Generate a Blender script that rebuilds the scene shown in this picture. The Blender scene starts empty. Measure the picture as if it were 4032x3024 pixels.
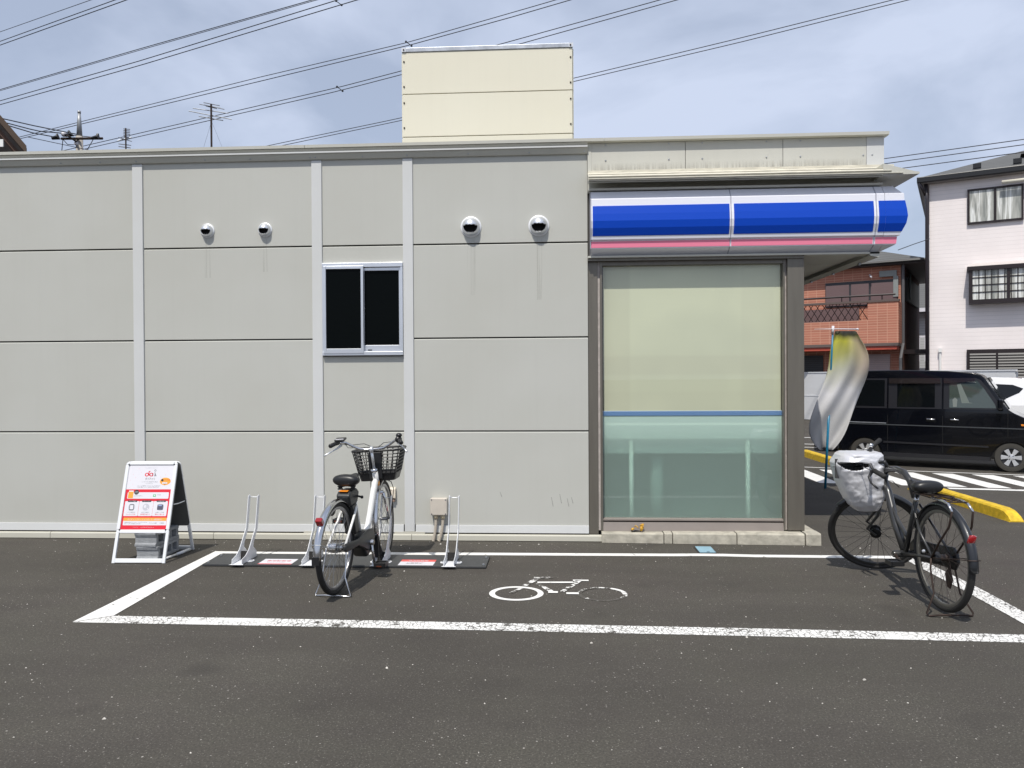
import bpy, math, random
from mathutils import Vector, Matrix, noise
random.seed(7)
R_ = math.radians
sc = bpy.context.scene
C = sc.collection

# ------------------------------------------------------------------ camera
F = 3027.94 / 4032 * 36.0
YAW, PITCH, ROLL = 0.0582552, -0.0083094, 0.0056328
CAM = Vector((0, -7.3288, 1.56))
Rm = Matrix.Rotation(YAW, 3, 'Z') @ Matrix.Rotation(PITCH, 3, 'X') @ Matrix.Rotation(ROLL, 3, 'Y')
cd = bpy.data.cameras.new('camera'); cam = bpy.data.objects.new('camera', cd); C.objects.link(cam)
cd.sensor_width = 36; cd.lens = F; cd.clip_end = 3000; cd.clip_start = 0.05
rx, ry, rz = Rm @ Vector((1, 0, 0)), Rm @ Vector((0, 1, 0)), Rm @ Vector((0, 0, 1))
cam.matrix_world = Matrix(((rx.x, rz.x, -ry.x, CAM.x), (rx.y, rz.y, -ry.y, CAM.y), (rx.z, rz.z, -ry.z, CAM.z), (0, 0, 0, 1)))
sc.camera = cam

# ------------------------------------------------------------------ world, sun, exposure
SUNV = Vector((-0.16, -0.57, 1.0)).normalized()
world = bpy.data.worlds.new('World'); sc.world = world; world.use_nodes = True
nt = world.node_tree; N = nt.nodes; L = nt.links
for n in list(N): N.remove(n)
out = N.new('ShaderNodeOutputWorld'); bg = N.new('ShaderNodeBackground'); bg.inputs['Strength'].default_value = 0.1
sky = N.new('ShaderNodeTexSky'); sky.sky_type = 'NISHITA'; sky.sun_disc = False
sky.sun_elevation = math.asin(SUNV.z); sky.sun_rotation = math.atan2(SUNV.x, SUNV.y)
sky.air_density = 1.0; sky.dust_density = 2.0; sky.ozone_density = 1.5
tc = N.new('ShaderNodeTexCoord'); mp = N.new('ShaderNodeMapping'); mp.inputs['Scale'].default_value = (1.0, 1.0, 2.2)
mp.inputs['Rotation'].default_value = (0.1, 0.25, 0.4)
nz = N.new('ShaderNodeTexNoise'); nz.inputs['Scale'].default_value = 2.3; nz.inputs['Detail'].default_value = 6; nz.inputs['Roughness'].default_value = 0.52
nz.inputs['Distortion'].default_value = 0.35
cr = N.new('ShaderNodeValToRGB'); cr.color_ramp.elements[0].position = 0.40; cr.color_ramp.elements[1].position = 0.61
cr.color_ramp.elements[0].color = (.56, .56, .56, 1); cr.color_ramp.elements[1].color = (1, 1, 1, 1)
mx = N.new('ShaderNodeMix'); mx.data_type = 'RGBA'
mx.inputs['B'].default_value = (6.3, 7.1, 8.9, 1)
L.new(tc.outputs['Generated'], mp.inputs['Vector']); L.new(mp.outputs[0], nz.inputs['Vector']); L.new(nz.outputs['Fac'], cr.inputs['Fac'])
L.new(sky.outputs[0], mx.inputs['A']); L.new(cr.outputs[0], mx.inputs['Factor']); L.new(mx.outputs['Result'], bg.inputs['Color']); L.new(bg.outputs[0], out.inputs['Surface'])
sd = bpy.data.lights.new('sun', 'SUN'); sd.energy = 3.95; sd.angle = R_(0.5); sd.color = (1.0, 0.955, 0.88)
sun = bpy.data.objects.new('sun', sd); C.objects.link(sun); sun.rotation_euler = SUNV.to_track_quat('Z', 'Y').to_euler()
sc.view_settings.view_transform = 'Standard'; sc.view_settings.look = 'None'; sc.view_settings.exposure = 0; sc.view_settings.gamma = 1
sc.view_settings.use_curve_mapping = False

# ------------------------------------------------------------------ helpers
KV = 4032 / 2212.0   # measurements were taken in a 2212 px wide view of the photograph
def ray(x, y): return Rm @ Vector(((x * KV - 2016) / 3027.94, 1, -(y * KV - 1512) / 3027.94))
def W(x, y, Y=0.0):
    d = ray(x, y); t = (Y - CAM.y) / d.y; return CAM + d * t
def G(x, y, z=0.0):
    d = ray(x, y); t = (z - CAM.z) / d.z; return CAM + d * t
def PT(x, y, dist): return CAM + ray(x, y) * dist
def RP(x, y, O, n):
    d = ray(x, y); t = (O - CAM).dot(n) / d.dot(n); return CAM + d * t

class MB:
    def __init__(s, M=None): s.v = []; s.f = []; s.M = M
    def add(s, vs, fs):
        b = len(s.v)
        for p in vs:
            p = Vector(p); s.v.append(s.M @ p if s.M else p)
        s.f += [tuple(b + i for i in q) for q in fs]; return s
    def hexa(s, p): return s.add(p, [(0, 3, 2, 1), (4, 5, 6, 7), (0, 1, 5, 4), (1, 2, 6, 5), (2, 3, 7, 6), (3, 0, 4, 7)])
    def box(s, x0, x1, y0, y1, z0, z1):
        return s.hexa([(x0, y0, z0), (x1, y0, z0), (x1, y1, z0), (x0, y1, z0), (x0, y0, z1), (x1, y0, z1), (x1, y1, z1), (x0, y1, z1)])
    def bc(s, c, d): return s.box(c[0]-d[0]/2, c[0]+d[0]/2, c[1]-d[1]/2, c[1]+d[1]/2, c[2]-d[2]/2, c[2]+d[2]/2)
    def prism(s, poly, a, b, ax='x'):
        n = len(poly)
        def P(u, w, t): return {'x': (t, u, w), 'y': (u, t, w), 'z': (u, w, t)}[ax]
        vs = [P(u, w, a) for u, w in poly] + [P(u, w, b) for u, w in poly]
        return s.add(vs, [tuple(range(n))[::-1], tuple(range(n, 2*n))] + [(i, (i+1) % n, n + (i+1) % n, n + i) for i in range(n)])
    def ngon(s, pts): return s.add(pts, [tuple(range(len(pts)))])
    def tube(s, pts, r, n=8, closed=False, sq=None):
        pts = [Vector(p) for p in pts]; m = len(pts)
        rr = r if isinstance(r, (list, tuple)) else [r] * m
        vs = []; prev = None
        for i, p in enumerate(pts):
            a = pts[(i-1) % m] if (closed or i > 0) else p; b = pts[(i+1) % m] if (closed or i < m-1) else p
            t = (b - a).normalized()
            if prev is None:
                u = t.cross(Vector((0, 0, 1)));
                if u.length < 1e-3: u = t.cross(Vector((0, 1, 0)))
                u.normalize()
            else:
                u = (prev - t * prev.dot(t)).normalized()
            prev = u; w = t.cross(u)
            for k in range(n):
                an = 2*math.pi*k/n
                c_, s_ = math.cos(an), math.sin(an)
                if sq: c_ *= sq[0]; s_ *= sq[1]
                vs.append(p + (u * c_ + w * s_) * rr[i])
        fs = []
        for i in range(m if closed else m-1):
            j = (i+1) % m
            for k in range(n): fs.append((i*n+k, i*n+(k+1) % n, j*n+(k+1) % n, j*n+k))
        if not closed: fs += [tuple(range(n))[::-1], tuple((m-1)*n+k for k in range(n))]
        return s.add(vs, fs)
    def lathe(s, prof, n=24, M=None, cap=True):      # prof: (radius, height along local z)
        M = M or Matrix.Identity(4); vs = []
        for r, h in prof:
            for k in range(n):
                a = 2*math.pi*k/n; vs.append(M @ Vector((r*math.cos(a), r*math.sin(a), h)))
        fs = []
        for i in range(len(prof)-1):
            for k in range(n): fs.append((i*n+k, i*n+(k+1) % n, (i+1)*n+(k+1) % n, (i+1)*n+k))
        if cap and prof[0][0] > 1e-6: fs.append(tuple(range(n))[::-1])
        if cap and prof[-1][0] > 1e-6: fs.append(tuple((len(prof)-1)*n+k for k in range(n)))
        return s.add(vs, fs)
    def ball(s, c, r, n=12, sc3=(1, 1, 1)):
        m = n // 2
        prof = [(r*math.sin(math.pi*i/m), -r*math.cos(math.pi*i/m)) for i in range(m+1)]
        return s.lathe([(max(p[0], 1e-5), p[1]) for p in prof], n, Matrix.Translation(c) @ Matrix.Diagonal((*sc3, 1)))
    def build(s, name, m, parent=None, smooth=False, bev=0, seg=2, sub=0, auto=None):
        me = bpy.data.meshes.new(name); me.from_pydata([tuple(v) for v in s.v], [], s.f)
        me.materials.append(m); me.validate()
        import bmesh
        b = bmesh.new(); b.from_mesh(me); bmesh.ops.recalc_face_normals(b, faces=b.faces); b.to_mesh(me); b.free()
        if smooth:
            for p in me.polygons: p.use_smooth = True
        if auto:
            try: me.set_sharp_from_angle(angle=R_(auto))
            except Exception: pass
        o = bpy.data.objects.new(name, me); link(o, parent)
        if bev:
            bm = o.modifiers.new('bevel', 'BEVEL'); bm.width = bev; bm.segments = seg; bm.limit_method = 'ANGLE'; bm.angle_limit = R_(35)
        if sub:
            sb = o.modifiers.new('sub', 'SUBSURF'); sb.levels = sub; sb.render_levels = sub
        return o
WM = {}
def link(o, parent):
    C.objects.link(o)
    if parent is not None:
        o.parent = parent
        if parent.name in WM and WM[parent.name] is not None: o.matrix_parent_inverse = WM[parent.name].inverted()
def thing(name, label, cat, loc=(0, 0, 0), rotz=0, group=None, local=False):
    o = bpy.data.objects.new(name, None); C.objects.link(o); o.empty_display_size = 0.2
    o.location = loc; o.rotation_euler = (0, 0, rotz); o['label'] = label; o['category'] = cat
    if group: o['group'] = group
    if not local: WM[o.name] = Matrix.Translation(loc) @ Matrix.Rotation(rotz, 4, 'Z')
    return o
def tag(o, label=None, cat=None, group=None, kind=None):
    if label: o['label'] = label
    if cat: o['category'] = cat
    if group: o['group'] = group
    if kind: o['kind'] = kind
    return o
def copy_tree(o, parent=None, **kw):
    c = o.copy(); C.objects.link(c)
    if parent is not None: c.parent = parent
    for ch in o.children: copy_tree(ch, c)
    return c

MATS = {}
def mat(name, col, rough=0.5, metal=0.0, var=0.0, vscale=6.0, bump=0.0, bscale=60.0, coat=0.0, spec=0.5, vstretch=(1, 1, 1), col2=None):
    if name in MATS: return MATS[name]
    m = bpy.data.materials.new(name); m.use_nodes = True; MATS[name] = m
    n = m.node_tree.nodes; l = m.node_tree.links; p = n['Principled BSDF']
    p.inputs['Base Color'].default_value = (*col, 1); p.inputs['Roughness'].default_value = rough; p.inputs['Metallic'].default_value = metal
    p.inputs['Coat Weight'].default_value = coat; p.inputs['Coat Roughness'].default_value = 0.03; p.inputs['Specular IOR Level'].default_value = spec
    if var > 0 or bump > 0 or col2:
        t = n.new('ShaderNodeTexCoord'); q = n.new('ShaderNodeMapping'); q.inputs['Scale'].default_value = vstretch
        l.new(t.outputs['Object'], q.inputs['Vector'])
    if var > 0 or col2:
        z = n.new('ShaderNodeTexNoise'); z.inputs['Scale'].default_value = vscale; z.inputs['Detail'].default_value = 5; z.inputs['Roughness'].default_value = .6
        l.new(q.outputs[0], z.inputs['Vector'])
        c = n.new('ShaderNodeValToRGB'); c.color_ramp.elements[0].position = .3; c.color_ramp.elements[1].position = .7
        c2 = col2 if col2 else tuple(min(1, x*(1+var)) for x in col); c1 = col if col2 else tuple(x*(1-var) for x in col)
        c.color_ramp.elements[0].color = (*c1, 1); c.color_ramp.elements[1].color = (*c2, 1)
        l.new(z.outputs['Fac'], c.inputs['Fac']); l.new(c.outputs[0], p.inputs['Base Color'])
    if bump > 0:
        z2 = n.new('ShaderNodeTexNoise'); z2.inputs['Scale'].default_value = bscale; z2.inputs['Detail'].default_value = 3
        l.new(q.outputs[0], z2.inputs['Vector'])
        b = n.new('ShaderNodeBump'); b.inputs['Strength'].default_value = bump; b.inputs['Distance'].default_value = 0.01
        l.new(z2.outputs['Fac'], b.inputs['Height']); l.new(b.outputs[0], p.inputs['Normal'])
    return m

def nodes_of(m): return m.node_tree.nodes, m.node_tree.links, m.node_tree.nodes['Principled BSDF']
def math_node(n, l, op, a, b=None, v=None):
    q = n.new('ShaderNodeMath'); q.operation = op; l.new(a, q.inputs[0])
    if b is not None: l.new(b, q.inputs[1])
    if v is not None: q.inputs[1].default_value = v
    return q.outputs[0]
def noise_node(n, l, vec, scale, detail=4, rough=.55, dist=0):
    q = n.new('ShaderNodeTexNoise'); q.inputs['Scale'].default_value = scale; q.inputs['Detail'].default_value = detail
    q.inputs['Roughness'].default_value = rough; q.inputs['Distortion'].default_value = dist; l.new(vec, q.inputs['Vector']); return q.outputs['Fac']
def ramp(n, l, fac, stops):
    q = n.new('ShaderNodeValToRGB'); e = q.color_ramp.elements
    while len(e) < len(stops): e.new(.5)
    for i, (p, c) in enumerate(stops): e[i].position = p; e[i].color = (*(c if isinstance(c, tuple) else (c, c, c)), 1)
    l.new(fac, q.inputs['Fac']); return q.outputs[0]
def mixc(n, l, fac, a, b, mode='MIX'):
    q = n.new('ShaderNodeMix'); q.data_type = 'RGBA'; q.blend_type = mode
    if isinstance(fac, (int, float)): q.inputs['Factor'].default_value = fac
    else: l.new(fac, q.inputs['Factor'])
    for k, x in (('A', a), ('B', b)):
        if isinstance(x, tuple): q.inputs[k].default_value = (*x, 1)
        else: l.new(x, q.inputs[k])
    return q.outputs['Result']

def asphalt_color(n, l, vec):
    big = noise_node(n, l, vec, .38, 4, .6); mid = noise_node(n, l, vec, 3.2, 6, .6); fine = noise_node(n, l, vec, 95, 3, .7)
    base = ramp(n, l, big, [(.36, (.062, .055, .047)), (.52, (.080, .071, .061)), (.68, (.077, .063, .058))])
    base = mixc(n, l, ramp(n, l, mid, [(.35, 0.0), (.7, .55)]), base, (.084, .077, .063))
    base = mixc(n, l, ramp(n, l, fine, [(.36, .75), (.55, 0.0)]), base, (.040, .038, .034))
    base = mixc(n, l, ramp(n, l, fine, [(.55, 0.0), (.74, .55)]), base, (.135, .125, .112))
    q = n.new('ShaderNodeTexVoronoi'); q.inputs['Scale'].default_value = 75; l.new(vec, q.inputs['Vector'])
    q2 = n.new('ShaderNodeTexVoronoi'); q2.inputs['Scale'].default_value = 150; l.new(vec, q2.inputs['Vector']); c2r = n.new('ShaderNodeSeparateColor'); l.new(q2.outputs['Color'], c2r.inputs[0])
    ga = math_node(n, l, 'GREATER_THAN', c2r.outputs[0], v=.84); gb = math_node(n, l, 'LESS_THAN', q2.outputs['Distance'], v=.42)
    base = mixc(n, l, math_node(n, l, 'MULTIPLY', math_node(n, l, 'MULTIPLY', ga, gb), c2r.outputs[1]), base, (.18, .168, .148))
    tint = noise_node(n, l, vec, .8, 3); base = mixc(n, l, ramp(n, l, tint, [(.35, 0.0), (.65, .5)]), base, mixc(n, l, 1.0, base, (.95, .99, .92), 'MULTIPLY'))
    # pale aggregate chips: only some cells carry one
    cellr = n.new('ShaderNodeSeparateColor'); l.new(q.outputs['Color'], cellr.inputs[0])
    big2 = noise_node(n, l, vec, 1.1, 3)
    thr = n.new('ShaderNodeMapRange'); thr.inputs['From Min'].default_value = .3; thr.inputs['From Max'].default_value = .7; thr.inputs['To Min'].default_value = .992; thr.inputs['To Max'].default_value = .955
    l.new(big2, thr.inputs['Value'])
    g1 = math_node(n, l, 'GREATER_THAN', cellr.outputs[0], thr.outputs[0])
    g2 = math_node(n, l, 'LESS_THAN', q.outputs['Distance'], v=.33)
    g = math_node(n, l, 'MULTIPLY', g1, g2)
    g = math_node(n, l, 'MULTIPLY', g, cellr.outputs[1])
    base = mixc(n, l, g, base, (.40, .375, .34))
    return base, fine
def make_asphalt():
    m = bpy.data.materials.new('asphalt'); m.use_nodes = True; n, l, p = nodes_of(m)
    t = n.new('ShaderNodeTexCoord'); vec = t.outputs['Object']
    base, fine = asphalt_color(n, l, vec)
    # dark oily drips here and there
    ms_ = n.new('ShaderNodeMapping'); ms_.inputs['Scale'].default_value = (.5, 2.2, 1); ms_.inputs['Rotation'].default_value = (0, 0, .5); l.new(vec, ms_.inputs['Vector'])
    wearn = noise_node(n, l, ms_.outputs[0], .8, 5, .6); base = mixc(n, l, ramp(n, l, wearn, [(.42, .32), (.60, 0.0)]), base, (.046, .041, .035))
    st = noise_node(n, l, vec, 1.7, 2, .4); base = mixc(n, l, ramp(n, l, st, [(.66, 0.0), (.76, .5)]), base, (.04, .036, .032))
    l.new(base, p.inputs['Base Color']); p.inputs['Roughness'].default_value = .88; p.inputs['Specular IOR Level'].default_value = .3
    b = n.new('ShaderNodeBump'); b.inputs['Strength'].default_value = .55; b.inputs['Distance'].default_value = .006; l.new(fine, b.inputs['Height']); l.new(b.outputs[0], p.inputs['Normal'])
    return m
def make_paint(name, wear, col=(.78, .77, .74), crack=True):
    m = bpy.data.materials.new(name); m.use_nodes = True; n, l, p = nodes_of(m)
    t = n.new('ShaderNodeTexCoord'); vec = t.outputs['Object']
    base, fine = asphalt_color(n, l, vec)
    wn = noise_node(n, l, vec, 14, 8, .72); wn2 = noise_node(n, l, vec, 2.2, 2)
    loc = n.new('ShaderNodeMapRange'); loc.inputs['From Min'].default_value = .35; loc.inputs['From Max'].default_value = .65; loc.inputs['To Min'].default_value = wear - .06; loc.inputs['To Max'].default_value = wear + .06; l.new(wn2, loc.inputs['Value'])
    d = math_node(n, l, 'SUBTRACT', wn, loc.outputs[0]); mask = ramp(n, l, d, [(0.0, 0.0), (.035, 1.0)])
    if crack:
        w = n.new('ShaderNodeTexVoronoi'); w.feature = 'DISTANCE_TO_EDGE'; w.inputs['Scale'].default_value = 34
        dv = n.new('ShaderNodeMapping'); dv.inputs['Scale'].default_value = (1.0, .8, 1); l.new(vec, dv.inputs['Vector']); l.new(dv.outputs[0], w.inputs['Vector'])
        zone = ramp(n, l, wn2, [(.30, .15), (.46, .95)])
        ck = ramp(n, l, w.outputs['Distance'], [(.0, 1.0), (.03, .85), (.085, 0.0)])
        ck2 = n.new('ShaderNodeMath'); ck2.operation = 'MULTIPLY'; l.new(ck, ck2.inputs[0]); l.new(zone, ck2.inputs[1])
        mask = math_node(n, l, 'SUBTRACT', mask, ck2.outputs[0])
        mk = n.new('ShaderNodeClamp'); l.new(mask, mk.inputs[0]); mask = mk.outputs[0]
    dirt = noise_node(n, l, vec, 9, 5, .6)
    white = mixc(n, l, ramp(n, l, dirt, [(.35, .35), (.65, 0.0)]), col, tuple(c*.72 for c in col))
    l.new(mixc(n, l, mask, base, white), p.inputs['Base Color']); p.inputs['Roughness'].default_value = .7
    b = n.new('ShaderNodeBump'); b.inputs['Strength'].default_value = .3; b.inputs['Distance'].default_value = .004; l.new(fine, b.inputs['Height']); l.new(b.outputs[0], p.inputs['Normal'])
    return m
ASPH = make_asphalt()
PAINT = make_paint('bay_paint', .385); PAINT2 = make_paint('road_paint', .33, crack=False); PAINT3 = make_paint('worn_symbol_paint', .49, crack=False)
PAINT1 = make_paint('fresh_line_paint', .34, crack=False)

def make_wall(name, col, streak=0.0, grime=0.06):
    m = bpy.data.materials.new(name); m.use_nodes = True; n, l, p = nodes_of(m)
    t = n.new('ShaderNodeTexCoord'); vec = t.outputs['Object']
    a = noise_node(n, l, vec, .9, 4, .5)
    c = mixc(n, l, ramp(n, l, a, [(.35, 0.0), (.65, 1.0)]), col, tuple(x*(1-grime*.8) for x in (col[0], col[1]*.995, col[2]*.98)))
    mp_ = n.new('ShaderNodeMapping'); mp_.inputs['Scale'].default_value = (14, 14, .5); l.new(vec, mp_.inputs['Vector'])
    s_ = noise_node(n, l, mp_.outputs[0], 1.0, 5, .65)
    c = mixc(n, l, ramp(n, l, s_, [(.5, 0.0), (.75, .10 + streak)]), c, tuple(x*.8 for x in col))
    sp = noise_node(n, l, vec, 6, 6, .75); c = mixc(n, l, ramp(n, l, sp, [(.68, 0.0), (.78, .10)]), c, tuple(x*.7 for x in col))
    l.new(c, p.inputs['Base Color']); p.inputs['Roughness'].default_value = .55; p.inputs['Specular IOR Level'].default_value = .35
    f = noise_node(n, l, vec, 160, 2); b = n.new('ShaderNodeBump'); b.inputs['Strength'].default_value = .12; b.inputs['Distance'].default_value = .003; l.new(f, b.inputs['Height'])
    f2 = noise_node(n, l, vec, 1.6, 2); b2 = n.new('ShaderNodeBump'); b2.inputs['Strength'].default_value = .1; b2.inputs['Distance'].default_value = .03; l.new(f2, b2.inputs['Height']); l.new(b.outputs[0], b2.inputs['Normal']); l.new(b2.outputs[0], p.inputs['Normal'])
    return m
M_WALL = make_wall('wall_panel', (.500, .502, .462)); M_TRIM = make_wall('white_trim', (.61, .62, .615)); M_BASE = make_wall('base_trim', (.56, .545, .47))
M_FASC = make_wall('fascia', (.56, .555, .50), .08); M_CREAM = make_wall('cream_panel', (.73, .70, .575), grime=.02)
M_JOINT = mat('joint_dark', (.06, .055, .05), .9)
M_BROWN = mat('bronze_frame', (.160, .146, .122), .38, .35, var=.10, vscale=3, vstretch=(6, 6, .4))
M_BROWN2 = mat('sill_frame', (.27, .235, .21), .45, .2, var=.06, vscale=5)
M_CAULK = mat('caulk', (.44, .40, .37), .8, var=.2, vscale=20)
M_CONC = mat('kerb_concrete', (.40, .375, .31), .9, var=.26, vscale=11, bump=.35, bscale=45)
M_CONC2 = mat('block_concrete', (.30, .31, .32), .95, var=.16, vscale=25, bump=.8, bscale=140)
M_ALU = mat('aluminium', (.72, .74, .77), .32, .75, var=.04, vscale=5)
M_ALUW = mat('white_aluminium', (.78, .79, .80), .35, .15)
M_CHROME = mat('chrome', (.62, .62, .63), .17, 1.0)
M_STEEL = mat('galvanised_steel', (.42, .44, .47), .42, .8, var=.22, vscale=9)
M_BLACK = mat('black_plastic', (.012, .012, .013), .38)
M_BLACKR = mat('black_rubber', (.016, .015, .014), .75, bump=.3, bscale=180)
M_DGREY = mat('dark_grey_plastic', (.022, .023, .024), .42)
M_VOID = mat('dark_void', (.004, .004, .004), .9)
M_WHITEP = mat('white_powder_coat', (.76, .77, .79), .35)
M_BIKEW = mat('white_enamel', (.80, .79, .76), .22, coat=.6)
M_GUN = mat('gunmetal_enamel', (.045, .045, .045), .32, .4, coat=.35, var=.1, vscale=20)
M_RUST = mat('rusty_dark_steel', (.045, .03, .024), .55, .5, var=.4, vscale=30)
M_RED = mat('red_reflector', (.28, .004, .006), .15, coat=1)
M_ORANGE = mat('orange_plastic', (.75, .24, .02), .4)
M_YEL = mat('yellow_kerb_paint', (.66, .44, .02), .7, var=.28, vscale=14, bump=.6, bscale=60)
M_PLATE = mat('rack_plate', (.048, .05, .052), .5, .1, var=.12, vscale=8, bump=.1, bscale=200)
M_PWHITE = mat('print_white', (.68, .67, .71), .4); M_PRED = mat('print_red', (.66, .018, .035), .3); M_PORG = mat('print_orange', (.85, .36, .05), .3)
M_PBLK = mat('print_black', (.03, .03, .032), .3); M_PGRY = mat('print_grey', (.13, .13, .15), .3); M_PGRN = mat('print_green', (.05, .45, .14), .3)
M_PPNK = mat('print_pink', (.78, .38, .42), .3); M_PLGY = mat('print_light_grey', (.5, .5, .55), .3)
M_SWHITE = mat('sign_white', (.80, .81, .88), .35, coat=.2); M_SBLUE = mat('sign_blue', (.0, .058, .50), .35, coat=.08, spec=.3); M_SPINK = mat('sign_pink', (.88, .24, .36), .4)
M_SGREY = mat('sign_grey', (.44, .45, .52), .35)
M_WIRE = mat('wire_black', (.03, .03, .035), .6)

# ------------------------------------------------------------------ ground, paint
def sheet(name, polys, m, z, **kw):
    b = MB()
    for p in polys: b.ngon([(q[0], q[1], z) for q in p])
    o = b.build(name, m); tag(o, kind='structure', **kw); return o
b = MB(); b.ngon([(-400, -400, 0), (400, -400, 0), (400, 400, 0), (-400, 400, 0)]); tag(b.build('ground', ASPH), kind='structure')
def strip(p, q, w, inset=0):
    p, q = Vector(p), Vector(q); d = (q-p).normalized(); n_ = Vector((-d.y, d.x)) * w / 2
    return [p-n_, q-n_, q+n_, p+n_]
zP = 0.002
# the bicycle bay: back, left, front and right lines, slightly wavy where hand painted
back_up = [(-3.09, -.540), (-2.6, -.548), (-1.5, -.530), (-.44, -.515), (.6, -.505), (1.0, -.50), (1.25, -.485), (1.45, -.49), (1.7, -.512), (2.3, -.517), (3.0, -.523)]
def lower(pts, w): return [(x, y-w) for x, y in pts][::-1]
fr = [(-3.12, -2.565), (-1.472, -2.590), (1.256, -2.655), (3.2, -2.715), (6.0, -2.81)]
fu = [(-2.93, -2.425), (-1.472, -2.445), (1.256, -2.511), (2.788, -2.560), (6.0, -2.66)]
PB = PAINT
sheet('bay_line', [back_up + lower(back_up, .095)], PAINT1, zP)
sheet('bay_line', [[(-3.12, -2.565), (-2.93, -2.424), (-3.0, -.636), (-3.094, -.5395)]], PAINT1, zP + .002)
sheet('bay_line', [fr + fu[::-1]], PAINT, zP)
sheet('bay_line', [[(3.0, -.62), (2.93, -.70), (2.93, -1.6), (2.90, -2.55), (3.035, -2.60), (3.07, -1.6), (3.06, -.55)]], PAINT, zP + .002)
# bicycle symbol stencilled on the asphalt
def annulus(cx, cy, rx_, ry_, wx, wy, a0=0, a1=360, n=44):
    ps = []
    for i in range(n):
        t0, t1 = R_(a0 + (a1-a0)*i/n), R_(a0 + (a1-a0)*(i+1)/n)
        ps.append([(cx+rx_*math.cos(t0), cy+ry_*math.sin(t0)), (cx+rx_*math.cos(t1), cy+ry_*math.sin(t1)), (cx+(rx_-wx)*math.cos(t1), cy+(ry_-wy)*math.sin(t1)), (cx+(rx_-wx)*math.cos(t0), cy+(ry_-wy)*math.sin(t0))])
    return ps
sheet('bicycle_symbol', annulus(-.300, -1.792, .197, .184, .042, .038), PAINT1, zP)
sheet('bicycle_symbol', annulus(.318, -1.79, .180, .175, .034, .033, 12, 175) + [strip((-.255, -1.60), (-.165, -1.40), .045), strip((-.185, -1.365), (-.035, -1.355), .042),
      strip((-.155, -1.52), (-.04, -1.755), .04), strip((.14, -1.50), (.03, -1.745), .038), strip((-.34, -1.79), (-.27, -1.66), .03)], PAINT3, zP + .002)
sheet('bicycle_symbol', annulus(.318, -1.79, .180, .175, .034, .033, 175, 372), make_paint('worn_out_paint', .515, crack=False), zP)
sheet('bicycle_symbol', [strip((-.155, -1.505), (.15, -1.492), .04), strip((.115, -1.435), (.235, -1.435), .036), strip((.16, -1.44), (.135, -1.50), .05),
      strip((-.07, -1.765), (.0, -1.765), .045), strip((.06, -1.79), (.15, -1.79), .045)], PAINT1, zP + .004)
# hatched zone of the car park
hat = []
def yf(x): return 3.86 - .215*(x-4.95)
def yb(x): return 5.27 - .29*(x-5.96)
for i in range(-2, 8):
    x0 = 4.885 + .533*i; x1 = x0 + .275
    hat.append([(x0-.005, yf(x0)), (x1, yf(x1)), (x1+.01, yb(x1)), (x0, yb(x0))])
sheet('hatched_marking', hat, PAINT2, zP)
sheet('hatched_marking', [strip((5.37, 3.57), (11, 2.45), .14), strip((3.2, 6.42), (11.5, 3.55), .06)], PAINT2, zP + .002)
sheet('parking_line', [strip((3.4, 10.6), (14, 6.6), .10), strip((3.4, 11.5), (14, 7.5), .10), strip((3.4, 13.6), (16, 9.0), .12)], PAINT2, zP)
b = MB()
for i in range(420):
    x, y = random.uniform(-5, 4), random.uniform(-4.6, -.1); r = random.choice([.002, .0025, .003, .004, .005]) if i > 14 else .009
    if random.random() < .15: y = random.uniform(-.25, -.08)
    a = random.random()*3; M = Matrix.Translation((x, y, .001)) @ Matrix.Rotation(a, 4, 'Z')
    b.M = M; b.add([(-r, -r*.6, 0), (r, -r*.5, 0), (r*.8, r*.6, 0), (-r*.7, r*.7, 0), (-r*.4, -r*.3, r*.8), (r*.5, -.2*r, r*.7), (0, r*.4, r*.75)], [(0, 1, 5, 4), (1, 2, 5), (2, 6, 5), (2, 3, 6), (3, 4, 6), (3, 0, 4), (4, 5, 6)])
b.M = None
tag(b.build('scattered_grit', mat('pale_grit', (.55, .52, .47), .9, var=.3, vscale=3)), 'scattered pale grit and small stones on the asphalt', None, kind='stuff')
# white sliver of leaf lower left
# ------------------------------------------------------------------ convenience store
ST = thing('store_building', 'single storey shop of pale grey panels with white battens, glazed corner and cream trim', 'building', (0, 5, 0))
bays = [(-9.0, -4.140), (-4.038, -2.356), (-2.257, -1.468), (-1.371, .297)]
rows = [(.152, 1.045), (1.057, 1.938), (1.950, 2.838), (2.850, 3.70)]
def panel(x0, x1, z0, z1):
    m = MB(); c = .010
    m.prism([(0.0, z0), (0.0, z1 - c), (c*1.3, z1), (.05, z1), (.05, z0)], x0, x1)
    return m.build('wall_panel', M_WALL, ST)
for i, (x0, x1) in enumerate(bays):
    for j, (z0, z1) in enumerate(rows):
        if i == 2 and j == 1: panel(x0, x1, z0, 1.776)
        elif i == 2 and j == 2: panel(x0, x1, 2.674, z1)
        else: panel(x0, x1, z0, z1)
MB().box(-9.2, .30, .052, .2, 0, 1.77).box(-9.2, .30, .052, .2, 2.68, 3.72).box(-9.2, -2.25, .052, .2, 1.77, 2.68).box(-1.47, .30, .052, .2, 1.77, 2.68).build('wall', M_JOINT, ST)
for x0, x1 in ((-4.139, -4.039), (-2.355, -2.258), (-1.467, -1.372), (-9.2, -9.1)):
    m = MB().box(x0 - .001, x1 + .001, -.016, .05, .085, 3.665); m.build('batten', M_TRIM, ST, bev=.003)
    MB().box(x0 - .10, x1 + .10, -.022, -.003, .062, .084).build('joint_cover', M_BASE, ST)
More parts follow.
